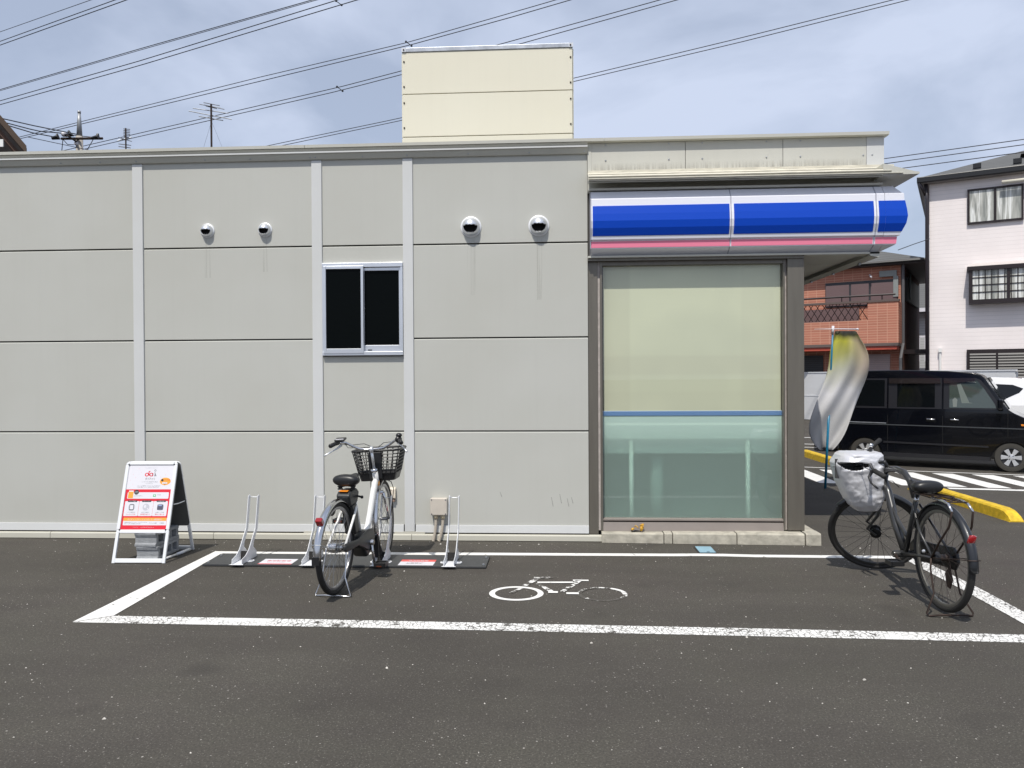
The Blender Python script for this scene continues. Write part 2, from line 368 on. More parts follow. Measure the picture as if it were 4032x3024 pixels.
for x0, x1 in ((-9.1, -4.150), (-4.028, -2.366), (-2.247, -1.478), (-1.361, .297)):
    MB().prism([(-.020, .078), (-.012, .148), (-.001, .1505), (-.001, .078)], x0, x1).build('skirting', M_TRIM, ST)
for x0, x1 in ((-9.1, -5.0), (-4.995, -3.35), (-3.345, -1.40), (-1.396, .42)):
    MB().prism([(-.034, .006), (-.034, .052), (-.030, .060), (-.012, .064), (-.001, .064), (-.001, .006)], x0, x1).build('base_flashing', M_BASE, ST)
# parapet trim: cap, drip lip, screwed flashing
cap = [(-.072, 3.772), (-.074, 3.800), (.30, 3.806), (.30, 3.78), (-.03, 3.768)]
for x0, x1 in ((-9.3, -2.405), (-2.40, .452)):
    MB().prism(cap, x0, x1).build('parapet_cap', M_FASC, ST)
MB().prism(cap, .455, 3.055).build('parapet_cap', M_FASC, ST)
MB().prism([(-.030, 3.740), (-.062, 3.768), (.02, 3.7695), (.02, 3.74)], -9.3, .300).build('upper_flashing', M_FASC, ST)
MB().prism([(-.064, 3.724), (-.064, 3.738), (.02, 3.7385), (.02, 3.724)], -9.3, .300).build('drip_edge', M_TRIM, ST)
MB().prism([(-.020, 3.672), (-.026, 3.680), (-.052, 3.7225), (.02, 3.7225), (.02, 3.672)], -9.3, .300).build('lower_flashing', M_FASC, ST)
def screws(pts, r=.007, name='screw'):
    m = MB()
    for x, y, z in pts: m.lathe([(r, 0), (r, -.004), (r*.5, -.007)], 8, Matrix.Translation((x, y, z)) @ Matrix.Rotation(R_(90), 4, 'X') @ Matrix.Diagonal((1, 1, -1, 1)))
    return tag(m.build(name, M_STEEL, ST), kind='stuff')
screws([(x, -.030, 3.690) for x in [-4.85, -4.45, -4.088, -3.4, -2.95, -2.36, -2.31, -1.85, -1.42, -.83, -.25, .27]])
# building shell behind
MB().box(-9.3, 3.0, .31, 12, 3.60, 3.72).build('roof', M_JOINT, ST)
MB().box(-9.3, -9.1, .2, 12, 0, 3.78).box(-9.3, 2.2, 11.9, 12, 0, 3.78).box(2.18, 2.30, 3.5, 12, 0, 3.6).build('wall', M_WALL, ST)
MB().box(-9.3, 2.3, .21, 11.9, -.02, .03).build('interior_floor', mat('shop_floor', (.5, .5, .48), .3), ST)
# window on the third bay
wx0, wx1, wz0, wz1 = -2.254, -1.470, 1.782, 2.672
WN = MB().box(wx0, wx1, -.032, .05, wz1-.042, wz1).box(wx0, wx1, -.040, .05, wz0, wz0+.036).box(wx0, wx0+.022, -.030, .05, wz0+.036, wz1-.042).box(wx1-.022, wx1, -.030, .05, wz0+.036, wz1-.042).build('window', M_ALU, ST, bev=.002)
xm = -1.872
def sash(x0, x1, y, z0, z1, lo, w=.024, top=.03, nm='sash'):
    s_ = MB().box(x0, x0+w, y-.016, y+.012, z0, z1).box(x1-w, x1, y-.016, y+.012, z0, z1).box(x0+w, x1-w, y-.012, y+.010, z1-top, z1).box(x0+w, x1-w, y-.014, y+.010, z0, z0+lo)
    return s_.build(nm, M_ALU, WN, bev=.002)
sash(wx0+.018, xm+.024, -.034, wz0+.02, wz1-.03, .046); sash(xm+.001, wx1-.016, .004, wz0+.032, wz1-.045, .066)
M_DGL = bpy.data.materials.new('rippled_dark_glass'); M_DGL.use_nodes = True; n, l, p = nodes_of(M_DGL)
p.inputs['Base Color'].default_value = (.002, .003, .003, 1); p.inputs['Roughness'].default_value = .16; p.inputs['Specular IOR Level'].default_value = .06
t = n.new('ShaderNodeTexCoord'); q = n.new('ShaderNodeMapping'); q.inputs['Scale'].default_value = (9, 1, 38); l.new(t.outputs['Object'], q.inputs['Vector'])
f = noise_node(n, l, q.outputs[0], 1.0, 3, .6, .8); bb = n.new('ShaderNodeBump'); bb.inputs['Strength'].default_value = .10; bb.inputs['Distance'].default_value = .01; l.new(f, bb.inputs['Height']); l.new(bb.outputs[0], p.inputs['Normal'])
MB().box(wx0+.04, xm+.002, -.030, -.026, wz0+.066, wz1-.058).build('pane', M_DGL, WN)
MB().box(xm+.023, wx1-.038, .006, .010, wz0+.096, wz1-.073).build('pane', M_DGL, WN)
MB().box(wx0+.045, xm-.002, -.012, .0, wz0+.068, wz0+.10).build('inner_sill', M_BROWN2, WN)
MB().box(-1.815, -1.775, -.0125, -.006, wz0+.046, wz0+.056).build('drain_slot', M_VOID, WN)
MB().ball((-1.852, -.004, 2.235), .010, 8).build('latch', M_ALU, WN)
MB().box(wx0, wx1, .055, .07, wz0, wz1).build('backing', M_VOID, ST)
# glazed corner ------------------------------------------------------
GY = .07
MB().prism([(.299, 0.02), (.391, 0.02), (.391, .12), (.299, .12)], .062, 2.655, 'z').build('corner_post', M_BROWN, ST, bev=.003)
MB().box(.299, .391, .001, .12, .062, 2.655)
MB().box(.3915, .412, .03, .12, .10, 2.655).build('caulk_strip', M_CAULK, ST)
MB().box(.4125, .434, .012, .13, .10, 2.655).build('window_frame', M_BROWN, ST)
MB().box(2.120, 2.136, .012, .13, .115, 2.655).build('window_frame', M_BROWN, ST)
MB().box(2.1365, 2.152, .03, .12, .115, 2.655).build('caulk_strip', M_CAULK, ST)
MB().box(2.1525, 2.304, -.012, .16, .115, 2.665).build('corner_post', M_BROWN, ST, bev=.003)
MB().box(.4345, 2.1195, .02, .13, 2.618, 2.655).build('window_head', M_BROWN, ST)
MB().prism([(.02, .195), (.02, .208), (.06, .215), (.13, .215), (.13, .195)], .4345, 2.1195).build('window_sill', M_BROWN2, ST)
MB().box(.4345, 2.1195, .055, .13, .181, .1945).build('sill_slot', M_VOID, ST)
MB().prism([(.006, .098), (.024, .180), (.13, .1805), (.13, .098)], .4345, 2.1195).build('sill_panel', M_BROWN2, ST)
def glassmat(name, tint, f0=.06, rough=.02):
    m = bpy.data.materials.new(name); m.use_nodes = True; n = m.node_tree.nodes; l = m.node_tree.links; n.remove(n['Principled BSDF'])
    o = n['Material Output']; tr = n.new('ShaderNodeBsdfTransparent'); tr.inputs[0].default_value = (*tint, 1)
    gl = n.new('ShaderNodeBsdfGlossy'); gl.inputs['Roughness'].default_value = rough; gl.inputs[0].default_value = (1, 1, 1, 1)
    fr_ = n.new('ShaderNodeLayerWeight'); fr_.inputs[0].default_value = .5; mxs = n.new('ShaderNodeMixShader')
    pw_ = math_node(n, l, 'POWER', fr_.outputs['Facing'], v=5.0); pw_ = math_node(n, l, 'ADD', math_node(n, l, 'MULTIPLY', pw_, v=.94), v=f0)
    l.new(pw_, mxs.inputs[0]); l.new(tr.outputs[0], mxs.inputs[1]); l.new(gl.outputs[0], mxs.inputs[2]); l.new(mxs.outputs[0], o.inputs[0]); return m
M_GLASS = glassmat('shop_glass', (.93, .97, .94)); M_GLASSD = glassmat('tinted_glass', (.28, .33, .31)); 
MB().ngon([(.4346, GY, .216), (2.1194, GY, .216), (2.1194, GY, 2.617), (.4346, GY, 2.617)]).build('glass_pane', M_GLASS, ST)
# woven roller blind behind the glass
M_BLIND = bpy.data.materials.new('blind_fabric'); M_BLIND.use_nodes = True; n, l, p = nodes_of(M_BLIND)
t = n.new('ShaderNodeTexCoord'); vec = t.outputs['Object']
bk = noise_node(n, l, vec, 1.1, 2); c = ramp(n, l, bk, [(.38, (.60, .58, .45)), (.62, (.68, .655, .50))])
# shelving and posters behind show through the cloth as faint panels
sx = n.new('ShaderNodeSeparateXYZ'); l.new(vec, sx.inputs[0])
def band(lo, hi, out_, amt, axis='Z', soft=.02):
    a = n.new('ShaderNodeMapRange'); a.interpolation_type = 'SMOOTHSTEP'; a.inputs['From Min'].default_value = lo-soft; a.inputs['From Max'].default_value = lo+soft; l.new(sx.outputs[axis], a.inputs['Value'])
    b_ = n.new('ShaderNodeMapRange'); b_.interpolation_type = 'SMOOTHSTEP'; b_.inputs['From Min'].default_value = hi+soft; b_.inputs['From Max'].default_value = hi-soft; l.new(sx.outputs[axis], b_.inputs['Value'])
    k = math_node(n, l, 'MULTIPLY', a.outputs[0], b_.outputs[0]); return math_node(n, l, 'MULTIPLY', k, v=amt)
for bnd in (band(1.58, 1.76, c, .28), band(.44, .70, c, .30, 'X'), band(1.75, 2.05, c, .15, 'X'), band(1.24, 1.42, c, .16)):
    c = mixc(n, l, bnd, c, (.50, .46, .36))
wv = n.new('ShaderNodeTexWave'); wv.inputs['Scale'].default_value = 26; wv.bands_direction = 'Z'; l.new(vec, wv.inputs['Vector'])
c = mixc(n, l, ramp(n, l, wv.outputs['Fac'], [(.3, .10), (.7, 0.0)]), c, (.44, .44, .36))
l.new(c, p.inputs['Base Color']); p.inputs['Roughness'].default_value = .9
MB().ngon([(.446, GY+.015, 1.235), (2.115, GY+.015, 1.235), (2.115, GY+.015, 2.70), (.446, GY+.015, 2.70)]).build('roller_blind', M_BLIND, ST)
# frosted film on the lower pane
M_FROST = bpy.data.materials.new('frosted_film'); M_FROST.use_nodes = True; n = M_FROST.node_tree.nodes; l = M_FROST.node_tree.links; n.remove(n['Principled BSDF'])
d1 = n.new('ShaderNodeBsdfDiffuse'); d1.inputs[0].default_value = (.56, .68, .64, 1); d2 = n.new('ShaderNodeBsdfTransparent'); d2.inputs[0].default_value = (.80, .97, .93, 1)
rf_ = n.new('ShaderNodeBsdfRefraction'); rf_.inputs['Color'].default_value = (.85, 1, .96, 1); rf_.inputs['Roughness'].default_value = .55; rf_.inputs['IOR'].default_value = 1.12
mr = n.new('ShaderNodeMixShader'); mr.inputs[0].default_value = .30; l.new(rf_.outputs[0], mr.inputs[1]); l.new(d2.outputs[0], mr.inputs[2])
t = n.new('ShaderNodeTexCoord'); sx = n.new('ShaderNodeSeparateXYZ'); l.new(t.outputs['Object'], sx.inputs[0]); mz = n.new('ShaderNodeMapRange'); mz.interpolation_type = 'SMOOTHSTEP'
mz.inputs['From Min'].default_value = .80; mz.inputs['From Max'].default_value = 1.17; mz.inputs['To Min'].default_value = .66; mz.inputs['To Max'].default_value = .16; l.new(sx.outputs['Z'], mz.inputs['Value'])  # film mix varies with height to paint in the bright glow near the top
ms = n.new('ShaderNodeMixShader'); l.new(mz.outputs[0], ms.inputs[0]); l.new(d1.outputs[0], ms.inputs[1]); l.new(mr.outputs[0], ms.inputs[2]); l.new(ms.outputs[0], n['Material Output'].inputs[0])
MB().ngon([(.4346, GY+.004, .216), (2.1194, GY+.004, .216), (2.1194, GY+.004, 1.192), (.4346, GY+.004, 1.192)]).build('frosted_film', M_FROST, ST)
m = MB()
for k in range(5): m.ngon([(.4346, GY-.003, 1.192+k*.0086), (2.1194, GY-.003, 1.192+k*.0086), (2.1194, GY-.003, 1.1965+k*.0086), (.4346, GY-.003, 1.1965+k*.0086)])
m.build('blue_stripe', mat('stripe_blue', (.02, .16, .42), .4), ST)
MB().ngon([(.4346, GY-.001, 1.190), (2.1194, GY-.001, 1.190), (2.1194, GY-.001, 1.236), (.4346, GY-.001, 1.236)]).build('stripe_backing', mat('stripe_pale', (.62, .70, .74), .4), ST)
# eat-in counter just inside the glass
CT = thing('counter', 'pale counter standing behind the frosted lower glass of the shop window', 'counter', (1.3, .5, .03))
M_CTR = mat('counter_white', (.88, .87, .80), .6)
MB().prism([(.135, .97), (.16, 1.18), (.5, 1.19), (.5, .955), (.14, .955)], .45, 2.11).build('counter_top', M_CTR, CT, bev=.012)
MB().box(.45, 2.11, .19, .21, .82, .954).build('apron', mat('counter_grey', (.50, .52, .50), .6), CT)
for x in (.715, 1.825): MB().tube([(x, .165, .035), (x, .165, .95)], .022, 10).build('leg', M_CTR, CT, smooth=True)
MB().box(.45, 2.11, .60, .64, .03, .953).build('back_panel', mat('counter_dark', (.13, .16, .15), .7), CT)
MB().tube([(.98, .36, .035), (.98, .36, .954)], .07, 10).build('leg', mat('counter_grey_green', (.28, .33, .31), .7), CT, smooth=True)  # thicker leg in one even grey green
# roller chain + side gap
MB().tube([(.4395, GY+.025, 2.5), (.4395, GY+.025, 1.36)], .003, 6).build('blind_chain', M_BLACK, ST)
# fascia over the shopfront
MB().box(.3005, .335, -.024, .30, 3.505, 3.767).build('fascia_edge', M_FASC, ST)
for x0, x1 in ((.3355, 1.212), (1.2165, 2.109), (2.1135, 2.868)):
    MB().prism([(-.020, 3.50), (-.020, 3.766), (.3, 3.766), (.3, 3.50)], x0, x1).build('fascia_panel', M_FASC, ST, bev=.002)
MB().box(2.8705, 3.028, -.022, .3, 3.50, 3.7665).build('fascia_panel', M_TRIM, ST, bev=.002)
MB().box(1.2122, 1.2163, -.012, .25, 3.5, 3.76).box(2.1092, 2.1133, -.012, .25, 3.5, 3.76).build('fascia_joint', M_JOINT, ST)
screws([(x, -.020, z) for x, z in [(.47, 3.60), (1.06, 3.60), (1.37, 3.60), (1.96, 3.60), (2.27, 3.60), (2.84, 3.60), (2.92, 3.60), (.47, 3.745), (1.06, 3.745), (1.37, 3.745), (1.96, 3.745), (2.27, 3.745)]], .008)
MB().box(2.88, 3.028, .3005, 12, 3.40, 3.767).build('side_fascia', M_FASC, ST)
# rain gutter ledge above the sign
M_GUT = mat('weathered_gutter', (.60, .57, .475), .6, var=.22, vscale=9, vstretch=(1, 6, 10))
MB().box(.300, 3.10, -.06, .02, 3.455, 3.4995).build('gutter_back', M_GUT, ST)
MB().prism([(-.240, 3.355), (-.244, 3.398), (-.236, 3.410), (-.06, 3.475), (-.06, 3.455), (-.225, 3.362)], .297, 2.9295).build('gutter', M_GUT, ST)
MB().prism([(-.222, 3.347), (-.222, 3.355), (-.062, 3.44), (-.062, 3.380)], .297, 2.9295).build('gutter_underside', M_FASC, ST)
MB().prism([(2.93, 3.360), (3.245, 3.362), (3.248, 3.380), (3.20, 3.388), (2.93, 3.46)], -.240, 10, 'y').build('gutter', M_FASC, ST)
m = MB(); m.tube([(.30, -.247, 3.372), (3.1, -.247, 3.372)], .006, 6); m.tube([(.30, -.245, 3.394), (3.0, -.245, 3.394)], .006, 6); m.tube([(.30, -.228, 3.418), (2.95, -.228, 3.418)], .006, 6); m.build('gutter_bead', M_GUT, ST, smooth=True)
MB().box(.30, 2.95, .0, .3, 3.30, 3.454).build('soffit_back', M_FASC, ST)
MB().box(.30, 2.97, -.13, -.001, 3.299, 3.315).build('sign_cap', M_FASC, ST)
# wall behind sign + canopy
MB().box(.301, 2.2, .001, .3, 2.668, 3.299).build('wall', M_JOINT, ST)
MB().box(.299, 2.97, -.06, .10, 2.682, 2.699).build('sign_ledge', M_FASC, ST)
MB().box(.296, 2.30, -.03, .10, 2.656, 2.6815).build('window_header', M_BROWN, ST)
m = MB()
for i in range(9): m.box(2.31, 2.90, .12+.62*i, .12+.62*i+.612, 2.700, 2.712)
tag(m.build('soffit', M_FASC, ST), kind='stuff')
MB().box(2.305, 2.30+.62, .1005, 12, 2.7125, 2.73).build('soffit_back', M_JOINT, ST)
MB().prism([(2.885, 2.665), (2.965, 2.650), (2.971, 2.698), (2.885, 2.698)], -.06, 12, 'y').build('canopy_beam', M_FASC, ST)
m = MB()
for i in range(6): m.bc((2.925, .3+.7*i, 2.640), (.02, .03, .02))
tag(m.build('canopy_bracket', M_STEEL, ST), kind='stuff')
# shop door front on the east face
MB().box(2.20, 2.215, .165, 3.5, .1, 2.65).build('glass_front', M_DGL, ST)
# ---------------------------------------------------------------- light-box sign
SG = thing('shop_sign', 'long bulging light-box sign with blue band and pink stripe above the shop window', 'sign', (1.6, -.1, 2.67))
prof = [(.0, 2.668), (-.06, 2.690), (-.165, 2.733), (-.205, 2.760), (-.212, 2.772), (-.212, 2.806), (-.222, 2.812), (-.232, 2.842), (-.240, 2.846), (-.262, 2.92), (-.274, 2.985), (-.258, 3.062), (-.246, 3.068), (-.240, 3.13), (-.235, 3.137), (-.150, 3.262), (-.130, 3.272), (0, 3.285)]
base_prof = [(.0, 2.700), (-.030, 2.712), (-.092, 2.742), (-.118, 2.757), (-.124, 2.828), (-.144, 2.834), (-.151, 2.864), (-.180, 2.935), (-.190, 3.000), (-.184, 3.065), (-.172, 3.142), (-.170, 3.206), (-.156, 3.216), (-.100, 3.288), (0, 3.298)]
def sgseg(x0, x1, end=False):
    return MB().prism(base_prof, x0, x1).build('sign_panel', M_SWHITE, SG, bev=.004)
segs = [(.325, 1.597), (1.603, 2.892), (2.898, 2.972)]
for s0 in segs[:2]: sgseg(*s0)
# mitred corner, then the run along the east face
X0 = 2.972
def sweep_end(prof, x, name, m):
    k = len(prof); vs = [(X0, y, z) for y, z in prof] + [(X0 - y, y, z) for y, z in prof] + [(X0 - y, 8, z) for y, z in prof]
    fs = [(a*k+i, a*k+i+1, (a+1)*k+i+1, (a+1)*k+i) for a in range(2) for i in range(k-1)]
    return MB().add(vs, fs).build(name, m, SG)
sgseg(2.898, 2.9715); sweep_end(base_prof, X0, 'sign_panel', M_SWHITE)
def band_prof(z0, z1, off=.006):
    zs = [z0] + [z for _, z in base_prof if z0 < z < z1] + [z1]
    def yy(z):
        for (y0, a), (y1, b_) in zip(base_prof, base_prof[1:]):
            if a <= z <= b_: return y0 + (y1-y0)*(z-a)/(b_-a)
    return [(yy(z)-off, z) for z in zs]
for (x0, x1) in ((.338, 1.586), (1.624, 2.872)):
    pr_ = band_prof(2.866, 3.142, .004)
    MB().prism(pr_ + [(-.08, 3.142), (-.08, 2.862)], x0, x1).build('blue_band', M_SBLUE, SG, bev=.005)
    pr_ = band_prof(2.762, 2.822, .002)
    MB().prism(pr_ + [(-.06, 2.822), (-.06, 2.762)], x0-.012, x1+.012).build('pink_stripe', M_SPINK, SG, bev=.002)
pr_ = band_prof(2.866, 3.142, .004)
MB().prism(pr_ + [(-.08, 3.142), (-.08, 2.862)], 2.914, 2.9715).build('blue_band', M_SBLUE, SG)
sweep_end([(-.08, 2.862)] + pr_ + [(-.08, 3.142)], X0, 'blue_band', M_SBLUE)
pr_ = band_prof(2.762, 2.822, .002)
MB().prism(pr_ + [(-.06, 2.822), (-.06, 2.762)], 2.906, 2.9715).build('pink_stripe', M_SPINK, SG)
sweep_end([(-.06, 2.770)] + pr_ + [(-.06, 2.815)], 2.9055, 'pink_stripe', M_SPINK)
for x in (.3205, 1.6, 2.895):
    MB().prism([(y-.003, z) for y, z in base_prof], x-.0024, x+.0024).build('joint_strip', M_SGREY, SG)
# ---------------------------------------------------------------- rooftop enclosure
RB = thing('rooftop_enclosure', 'cream panelled box enclosure with galvanised top strip standing on the shop roof', 'enclosure', (-.7, 1.4, 3.72))
bx0, bx1 = -1.565, .173
for z0, z1 in ((3.73, 4.026), (4.034, 4.464), (4.472, 4.895)):
    MB().box(bx0, bx1, .50, .53, z0, z1).build('panel', M_CREAM, RB, bev=.003)
    MB().box(bx1-.001, bx1+.012, .531, 2.5, z0, z1).build('panel', M_CREAM, RB, bev=.003)
    MB().box(bx0-.012, bx0, .531, 2.5, z0, z1).build('panel', M_CREAM, RB, bev=.003)
MB().box(bx0+.01, bx1-.01, .532, 2.49, 3.73, 4.9).build('inner_frame', M_RUST, RB)
MB().box(bx0-.004, bx1+.004, .492, .54, 4.897, 4.940).build('top_strip', M_STEEL, RB, bev=.003)
for x in (bx0-.005, bx1-.035): MB().box(x, x+.045, .488, .4915, 4.898, 4.9395).build('corner_plate', mat('bright_zinc', (.7, .71, .72), .35, .5), RB)
m = MB()
for x in (bx0+.018, bx1-.018):
    for z in (4.917, 4.80, 4.545, 4.38, 4.125, 4.015-.05): m.lathe([(.009, 0), (.009, .004), (.006, .009)], 8, Matrix.Translation((x, .4875 if z > 4.9 else .4995, z)) @ Matrix.Rotation(R_(90), 4, 'X'))
tag(m.build('screw', M_RUST, RB), kind='stuff')
# ---------------------------------------------------------------- kerb plinth
KP = thing('kerb_plinth', 'low plinth of pale concrete kerb blocks under the shop window', 'kerb', (1.4, 0, 0))
def kblock(x0, x1, y0l, y0r, y1, ch=.012, h=.098):
    m = MB(); hl = h; 
    vs = []
    for x, yf_ in ((x0, y0l), (x1, y0r)):
        vs += [(x, yf_, 0), (x, yf_+.006, hl-ch), (x, yf_+.02, hl), (x, y1, hl), (x, y1, 0)]
    m.add(vs, [(0, 1, 2, 3, 4), (9, 8, 7, 6, 5)] + [(i, (i+1) % 5, 5+(i+1) % 5, 5+i) for i in range(5)])
    return m.build('kerb_block', M_CONC, KP, bev=.004)
ys = lambda x: -.072 - .033*(x-.41)
for x0, x1 in ((.415, .988), (.996, 1.068), (1.076, 1.655), (1.663, 2.268), (2.280, 2.415)):
    kblock(x0, x1, ys(x0), ys(x1), .02, h=.096 + .008*(x0-.4))
MB().box(.418, 2.272, -.045, .018, 0, .085).build('mortar', mat('mortar', (.16, .14, .12), .9), KP)
for i in range(5):
    m = MB(); y0 = .022+.60*i; m.box(2.284, 2.415, y0, y0+.592, 0, .110); m.build('kerb_block', M_CONC, KP, bev=.008)
MB().box(.42, 2.28, .0205, .5, 0, .096).build('base_slab', M_CONC, KP)
# small yellow and black strap thing on the plinth
m = MB(); cx, cy, cz = .755, -.03, .112
YR = MB()
YR.tube([(cx-.055, cy, cz), (cx-.048, cy+.005, cz+.012), (cx-.035, cy, cz+.018)], [.010, .013, .008], 8)
for k in range(3):
    pts = [(cx+.035+.012*math.cos(t*1.3+k)+.004*k, cy+.01*math.sin(t*2.1+k), cz+.008+.017*t/3+.004*math.sin(3*t+k)) for t in [i*.6 for i in range(16)]]
    YR.tube(pts, .0045, 6)
YR.tube([(cx+.03, cy, cz-.004), (cx+.04, cy, cz+.02), (cx+.03, cy+.004, cz+.045)], [.012, .013, .009], 8)
YR.tube([(cx-.03, cy+.006, cz+.03), (cx-.02, cy+.006, cz+.045), (cx-.005, cy+.004, cz+.035), (cx+.004, cy, cz+.02)], .005, 6)
TH = thing('tie_strap', 'crumpled yellow tie with black buckle lying on the concrete plinth', 'strap', (cx, cy, .10))
YR.build('yellow_webbing', mat('yellow_webbing', (.60, .33, .03), .6, var=.35, vscale=70), TH, smooth=True)
MB().tube([(cx-.062, cy, cz-.002), (cx-.035, cy-.004, cz-.006), (cx-.02, cy, cz-.004), (cx+.03, cy-.004, cz-.008)], [.009, .011, .009, .004], 8).build('buckle', M_BLACK, TH, smooth=True)
# drain cover
DC = thing('valve_cover', 'small pale blue square hatch cover set in the asphalt below the kerb plinth', 'cover', (1.32, -.35, 0))
MB().box(1.24, 1.402, -.478, -.222, .0, .006).build('frame', M_BLACK, DC)
MB().box(1.252, 1.392, -.468, -.234, .0062, .010).build('lid', mat('blue_lid', (.25, .41, .50), .5, var=.1, vscale=9), DC)
MB().box(1.315, 1.340, -.467, -.452, .0102, .012).build('lifting_slot', M_VOID, DC)
# ---------------------------------------------------------------- vent hoods
def vent(name, label, x, z, r, open_right):
    T = thing(name, label, 'vent', (x, 0, z), group='round vent hoods on the wall', local=True)
    T2 = Matrix.Rotation(R_(90), 4, 'X')
    MB().lathe([(r*1.0, 0), (r*1.0, .006), (r*.92, .012), (r*.80, .014), (r*.80, 0)], 36, T2).build('flange', M_ALUW, T, smooth=True, auto=40)
    # dome with mouth cut low and front
    m = MB(); n1, n2 = 20, 32; R0 = r*.86; dep = r*.95; vs = {}; V = []; Fs = []
    for i in range(n1+1):
        a = math.pi/2*i/n1
        for k in range(n2):
            th = 2*math.pi*k/n2; rr = R0*math.cos(a)
            V.append((rr*math.cos(th), -.010-dep*math.sin(a)**1.0, rr*math.sin(th)))
    for i in range(n1):
        for k in range(n2):
            q = [i*n2+k, i*n2+(k+1) % n2, (i+1)*n2+(k+1) % n2, (i+1)*n2+k]
            c_ = [sum(V[j][t] for j in q)/4 for t in range(3)]
            # mouth: a lens below the middle
            if c_[2] < R0*.05 and (c_[0]/(R0*.80))**2 + ((c_[2]-R0*.02)/(R0*.80))**2 < 1: continue
            Fs.append(tuple(q))
    m.add(V, Fs); o = m.build('hood', M_ALU, T, smooth=True)
    sl = o.modifiers.new('solid', 'SOLIDIFY'); sl.thickness = .002
    MB().lathe([(r*.79, .012), (r*.79, .016), (.0001, .017)], 24, T2).build('duct', M_VOID, T)
    return T
v0 = vent('vent_hood', 'smaller round metal vent hood, left one of the pair in the wide bay', -3.393, 3.008, .070, 1)
v1 = copy_tree(v0); v1.location.x = -2.820; v1['label'] = 'smaller round metal vent hood, right one of the pair in the wide bay'
v2 = vent('vent_hood', 'larger round metal vent hood on the bay beside the blue sign, nearer the window', -.811, 3.002, .100, 0)
v3 = copy_tree(v2); v3.location.x = -.163; v3['label'] = 'larger round metal vent hood closest to the blue sign'
# rain streaks below the hoods: thin dirt decals on the panels
M_STK = bpy.data.materials.new('dirt_streak'); M_STK.use_nodes = True; n, l, p = nodes_of(M_STK)
t = n.new('ShaderNodeTexCoord'); vec = t.outputs['Object']; q = n.new('ShaderNodeMapping'); q.inputs['Scale'].default_value = (70, 1, 1.4); l.new(vec, q.inputs['Vector'])
al = ramp(n, l, noise_node(n, l, q.outputs[0], 1.0, 4), [(.45, 0.0), (.75, .20)]); p.inputs['Base Color'].default_value = (.28, .26, .22, 1); p.inputs['Roughness'].default_value = .8; l.new(al, p.inputs['Alpha'])
for x, z1, z0, w in ((-3.393, 2.92, 2.55, .03), (-2.82, 2.92, 2.6, .025), (-.811, 2.88, 2.35, .04), (-.163, 2.88, 2.30, .03)):
    m = MB()
    for a, b_ in ((z0, 2.837), (2.851, z1)):
        if b_ > a: m.ngon([(x-w, -.0015, a), (x+w, -.0015, a), (x+w, -.0015, b_), (x-w, -.0015, b_)])
    m.build('rain_streak', M_STK, ST)
M_SCUFF = bpy.data.materials.new('scuff'); M_SCUFF.use_nodes = True; n, l, p = nodes_of(M_SCUFF); p.inputs['Base Color'].default_value = (.2, .19, .18, 1); p.inputs['Alpha'].default_value = .4
m = MB()
for x, z, h in ((-.06, .33, .09), (.02, .36, .09), (.09, .33, .08), (.13, .36, .06), (-.55, .42, .05)): m.ngon([(x, -.0016, z+h), (x+.004, -.0016, z+h), (x+.022, -.0016, z), (x+.016, -.0016, z)])
m.ngon([(-.17, -.0135, .115), (-.165, -.0135, .115), (-.16, -.016, .095), (-.166, -.016, .095)])
m.build('scuff_mark', M_SCUFF, ST)
M_FDIRT = bpy.data.materials.new('fascia_dirt'); M_FDIRT.use_nodes = True; n, l, p = nodes_of(M_FDIRT)
t = n.new('ShaderNodeTexCoord'); vec = t.outputs['Object']; q = n.new('ShaderNodeMapping'); q.inputs['Scale'].default_value = (60, 1, 3); l.new(vec, q.inputs['Vector'])
sx = n.new('ShaderNodeSeparateXYZ'); l.new(vec, sx.inputs[0]); zr = n.new('ShaderNodeMapRange'); zr.inputs['From Min'].default_value = 3.58; zr.inputs['From Max'].default_value = 3.50; l.new(sx.outputs['Z'], zr.inputs['Value'])
al = ramp(n, l, noise_node(n, l, q.outputs[0], 1.0, 4), [(.35, 0.0), (.7, .38)]); a2 = n.new('ShaderNodeMath'); a2.operation = 'MULTIPLY'; l.new(al, a2.inputs[0]); l.new(zr.outputs[0], a2.inputs[1])
p.inputs['Base Color'].default_value = (.20, .17, .13, 1); p.inputs['Roughness'].default_value = .9; l.new(a2.outputs[0], p.inputs['Alpha'])
MB().ngon([(.335, -.0215, 3.50), (2.868, -.0215, 3.50), (2.868, -.0215, 3.60), (.335, -.0215, 3.60)]).build('dirt_band', M_FDIRT, ST)
